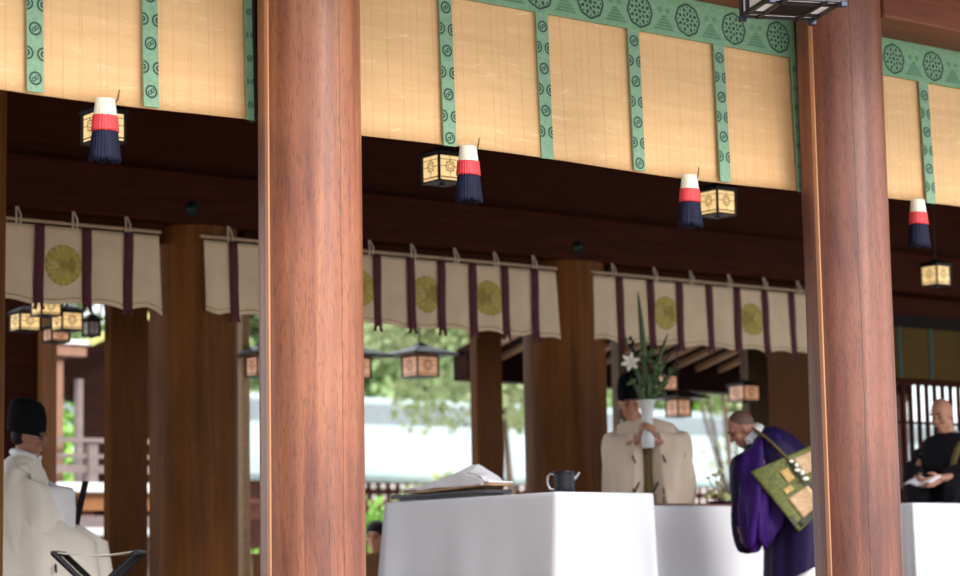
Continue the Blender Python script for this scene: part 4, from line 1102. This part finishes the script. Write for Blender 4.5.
# eave of the side corridor seen through the right bay
def side_eave():
    t = thing('side_eave', 'dark eave, rafters coloured as daylit, seen through the bay behind the tall flowers', 'roof', (15.5, 15.2, 2.3))
    X0, X1 = 13.28, 19.5
    zf = lambda y: 2.36 + (17.1 - y) * .24
    b = MB(); ya, yb = 13.2, 17.15
    v = [(X0, ya, zf(ya)), (X1, ya, zf(ya)), (X1, yb, zf(yb)), (X0, yb, zf(yb))]; v += [(a, c, z + .08) for a, c, z in v]
    b.add(v, [(0, 3, 2, 1), (4, 5, 6, 7), (0, 1, 5, 4), (1, 2, 6, 5), (2, 3, 7, 6), (3, 0, 4, 7)])
    obj('roof_boards', b, M['ceil'], t)
    obj('eave_fascia', MB().box((X0, 16.98, 2.13), (X1, 17.2, 2.40)), M['ceil'], t)
    x = X0 + .1
    while x < X1:
        obj('rafter', MB().bar((x, 13.25, zf(13.25) - .028), (x, 17.0, zf(17.0) - .028), .042, .05), M['rafter'], t); x += .32
    for x in (19.3,):
        obj('post', MB().box((x - .08, 16.9, -1.0), (x + .08, 17.06, 2.2)), M['redwood'], t)
side_eave()

# small pavilion with rails at the far left
def pavilion():
    t = thing('garden_pavilion', 'small timber pavilion with grey rails and white floor edges behind the seated priest', 'building', (10.6, 20.5, -1.0))
    P = lambda name, a, b, m: obj(name, MB().box(a, b), M[m], t)
    P('post', (10.535, 20.0, -1.0), (10.63, 20.1, 2.5), 'pinkwood')
    P('post', (10.925, 20.25, -1.0), (10.985, 20.33, 2.3), 'greywood')
    P('post', (9.6, 20.0, -1.0), (9.7, 20.1, 2.5), 'pinkwood')
    P('eave_beam', (9.3, 19.9, 2.49), (10.83, 20.05, 2.60), 'pinkwood')
    P('eave_edge', (9.3, 19.86, 2.60), (10.86, 20.1, 2.645), 'whitewash')
    b = MB(); b.bar((10.84, 19.9, 2.62), (11.5, 19.9, 2.93), .12, .07); obj('roof_edge', b, M['yellowroof'], t)
    b = MB(); yy0, yy1 = 20.36, 20.5
    pr = [(10.83, 2.17), (10.92, 2.10), (11.08, 2.06), (11.09, -1.0), (12.2, -1.0), (12.2, 3.4), (11.5, 2.83), (10.95, 2.57), (10.81, 2.5)]
    n = len(pr); b.add([(x, yy0, z) for x, z in pr] + [(x, yy1, z) for x, z in pr], [tuple(range(n)), tuple(range(n, 2 * n))[::-1]] + [(i, n + i, n + (i + 1) % n, (i + 1) % n) for i in range(n)])
    obj('gable_wall', b, M['ceil'], t)
    for z, h in ((1.64, .045), (1.49, .04), (1.345, .075)):
        P('rail', (9.6, 19.78, z), (11.6, 19.84, z + h), 'greywood')
    for x in (10.78, 9.9):
        P('rail_post', (x, 19.75, 1.25), (x + .1, 19.85, 1.62), 'greywood')
    P('upper_floor_edge', (9.3, 19.6, 1.155), (11.9, 20.2, 1.245), 'whitewash')
    P('floor_beam', (9.3, 19.7, .98), (11.9, 19.85, 1.15), 'orangewood')
    P('floor_beam', (9.3, 19.7, .80), (11.9, 19.9, .93), 'greywood')
    for x in (9.8, 10.72, 11.16):
        P('strut', (x, 19.75, -.95), (x + .12, 19.86, 1.1), 'redwood')
    P('lower_floor_edge', (9.3, 19.5, .735), (11.9, 20.3, .81), 'whitewash')
    P('lower_wall', (9.3, 19.95, -1.0), (10.62, 20.3, .73), 'greywood'); P('lower_wall', (10.88, 19.95, -1.0), (11.9, 20.3, .73), 'greywood')
pavilion()

# lattice wall and old blinds at the far right
def lattice_wall():
    t = thing('slatted_screen', 'dark wooden slatted screen behind the black-robed monk with daylight between slats', 'screen', (16, 13.0, 0))
    obj('top_rail', MB().box((14.6, 12.96, 1.84), (17.6, 13.06, 1.90)), M['dark'], t)
    obj('lower_panel', MB().box((14.6, 12.97, 0), (17.6, 13.05, .95)), M['dark'], t)
    obj('middle_rail', MB().box((14.6, 12.98, 1.50), (17.6, 12.995, 1.525)), M['dark'], t)
    x = 14.62
    while x < 17.5:
        obj('slat', MB().box((x, 12.995, .95), (x + .044, 13.015, 1.84)), M['dark'], t); x += .104
    obj('upper_board', MB().box((14.6, 12.97, 2.42), (17.6, 13.05, 2.585)), M['dark'], t)
    obj('lintel', MB().box((14.6, 12.92, 2.30), (17.6, 13.06, 2.42)), M['black_wood'], t)
    for a, b_ in ((14.62, 17.58),):
        bl = thing('olive_blind', 'old olive bamboo blind with dark strips above the slatted screen', 'blind', (a, 12.92, 1.88))
        obj('bamboo_panel', MB().box((a, 12.90, 1.88), (b_, 12.915, 2.31)), M['blindolive'], bl)
        for x in (14.72, 15.12, 15.52, 15.92, 16.4, 16.9):
            obj('dark_strip', MB().box((x - .025, 12.892, 1.875), (x + .025, 12.90, 2.31)), M['motif'], bl)
lattice_wall()

# ------------------------------------------------------------------ garden planting
def leaf_cloud(b, blobs, per, size, rr):
    for (c, r) in blobs:
        c = Vector(c)
        for _ in range(per):
            d = Vector((rr.gauss(0, 1), rr.gauss(0, 1), rr.gauss(0, 1))).normalized(); p = c + Vector((d.x * r[0], d.y * r[1], d.z * r[2])) * (rr.random() ** .35)
            a = Vector((rr.gauss(0, 1), rr.gauss(0, 1), rr.gauss(0, 1))).normalized(); e = a.orthogonal().normalized() ; s = size * rr.uniform(.6, 1.3)
            f = a.cross(e)
            b.add([p - e * s * .5, p + f * s * .28, p + e * s * .5, p - f * s * .28], [(0, 1, 2, 3)], 0)
def tree(x, y, h, w, label, m, seed, per=330, size=.42, nb=26, low=.30, trunk=.16, branches=8):
    rr = random.Random(seed); g = -1.0
    t = thing('garden_tree', label, 'tree', (x, y, g), group='trees behind the courtyard')
    b = MB(); blobs = []
    for k in range(nb):
        a = rr.uniform(0, 2 * PI); f = rr.random(); rad = w * (1 - abs(f - .35) * .8) * rr.uniform(.2, 1)
        blobs.append(((x + rad * math.cos(a), y + rad * math.sin(a), g + h * (low + (1 - low) * f)), (w * .36, w * .36, w * .26)))
    leaf_cloud(b, blobs, per, size, rr); obj('foliage', b, m, t)
    tb = MB(); tb.tube([(x, y, g), (x + .1, y, g + h * .35), (x - .1, y + .1, g + h * .8)], [trunk * 1.3, trunk, trunk * .4], 10)
    for c, r in blobs[:branches]: tb.tube([(x, y, g + h * .4), Vector(c)], [trunk * .5, .03], 6)
    obj('trunk', tb, M['bark'], t)
tree(29.5, 44, 10, 4.2, 'large dark green tree behind the corridor roof, left in the garden view', M['leaf2'], 1)
tree(34, 46, 11, 4.5, 'large green tree behind the corridor roof, right in the garden view', M['leaf2'], 2)
tree(38.5, 45, 11, 4.5, 'green tree behind the corridor roof near the thick inner post', M['leaf2'], 3)
tree(43, 45, 9, 4.0, 'green tree behind the corridor roof beyond the vase', M['leaf4'], 4)
tree(46.5, 46, 10, 3.6, 'green tree behind the corridor roof above the purple-robed monk', M['leaf4'], 5)
tree(24, 45, 10, 4.2, 'green tree behind the corridor roof, hidden by the left front post', M['leaf2'], 6)

tree(20.5, 46, 10, 4.2, 'green tree seen in the slit left of the nearer front post', M['leaf2'], 8)
tree(22.0, 27.2, 6.5, 2.2, 'pale yellow-green tree leaning over the copper roof', M['leaf3'], 11, 330, .17, 26, .60, .07, 0)
tree(26.6, 27.0, 5.4, 1.4, 'sparse pale tree in front of the copper roof beside the vase', M['leaf3'], 12, 60, .14, 12, .60, .07)
def shrub(x, y, h, w, label, m, seed):
    rr = random.Random(seed); t = thing('garden_shrub', label, 'shrub', (x, y, -1.0), group='shrubs in the courtyard')
    b = MB(); leaf_cloud(b, [((x + rr.uniform(-w, w) * .5, y + rr.uniform(-w, w) * .5, -1 + h * rr.uniform(.25, .85)), (w * .5, w * .5, h * .22)) for _ in range(10)], 260, .16, rr)
    obj('foliage', b, m, t)
    obj('stem', MB().tube([(x, y, -1.0), (x, y, -1 + h * .7)], [.05, .02], 8), M['bark'], t)
shrub(15.4, 22, 2.15, 1.1, 'green shrub below the corridor eave, left of the nearest tablecloth', M['leaf4'], 21)
shrub(13.4, 22, 1.8, .9, 'green shrub seen in the slit left of the nearer front post', M['leaf4'], 22)
shrub(12.35, 24.3, 3.6, .8, 'bright green shrub behind the pavilion rails', M['leaf4'], 23)
shrub(13.0, 24.8, 4.2, .9, 'bright green bush behind the pavilion posts', M['leaf4'], 24)
shrub(18.6, 24.5, 2.6, .8, 'pale shrub in front of the corridor above the folded papers', M['leaf3'], 25)
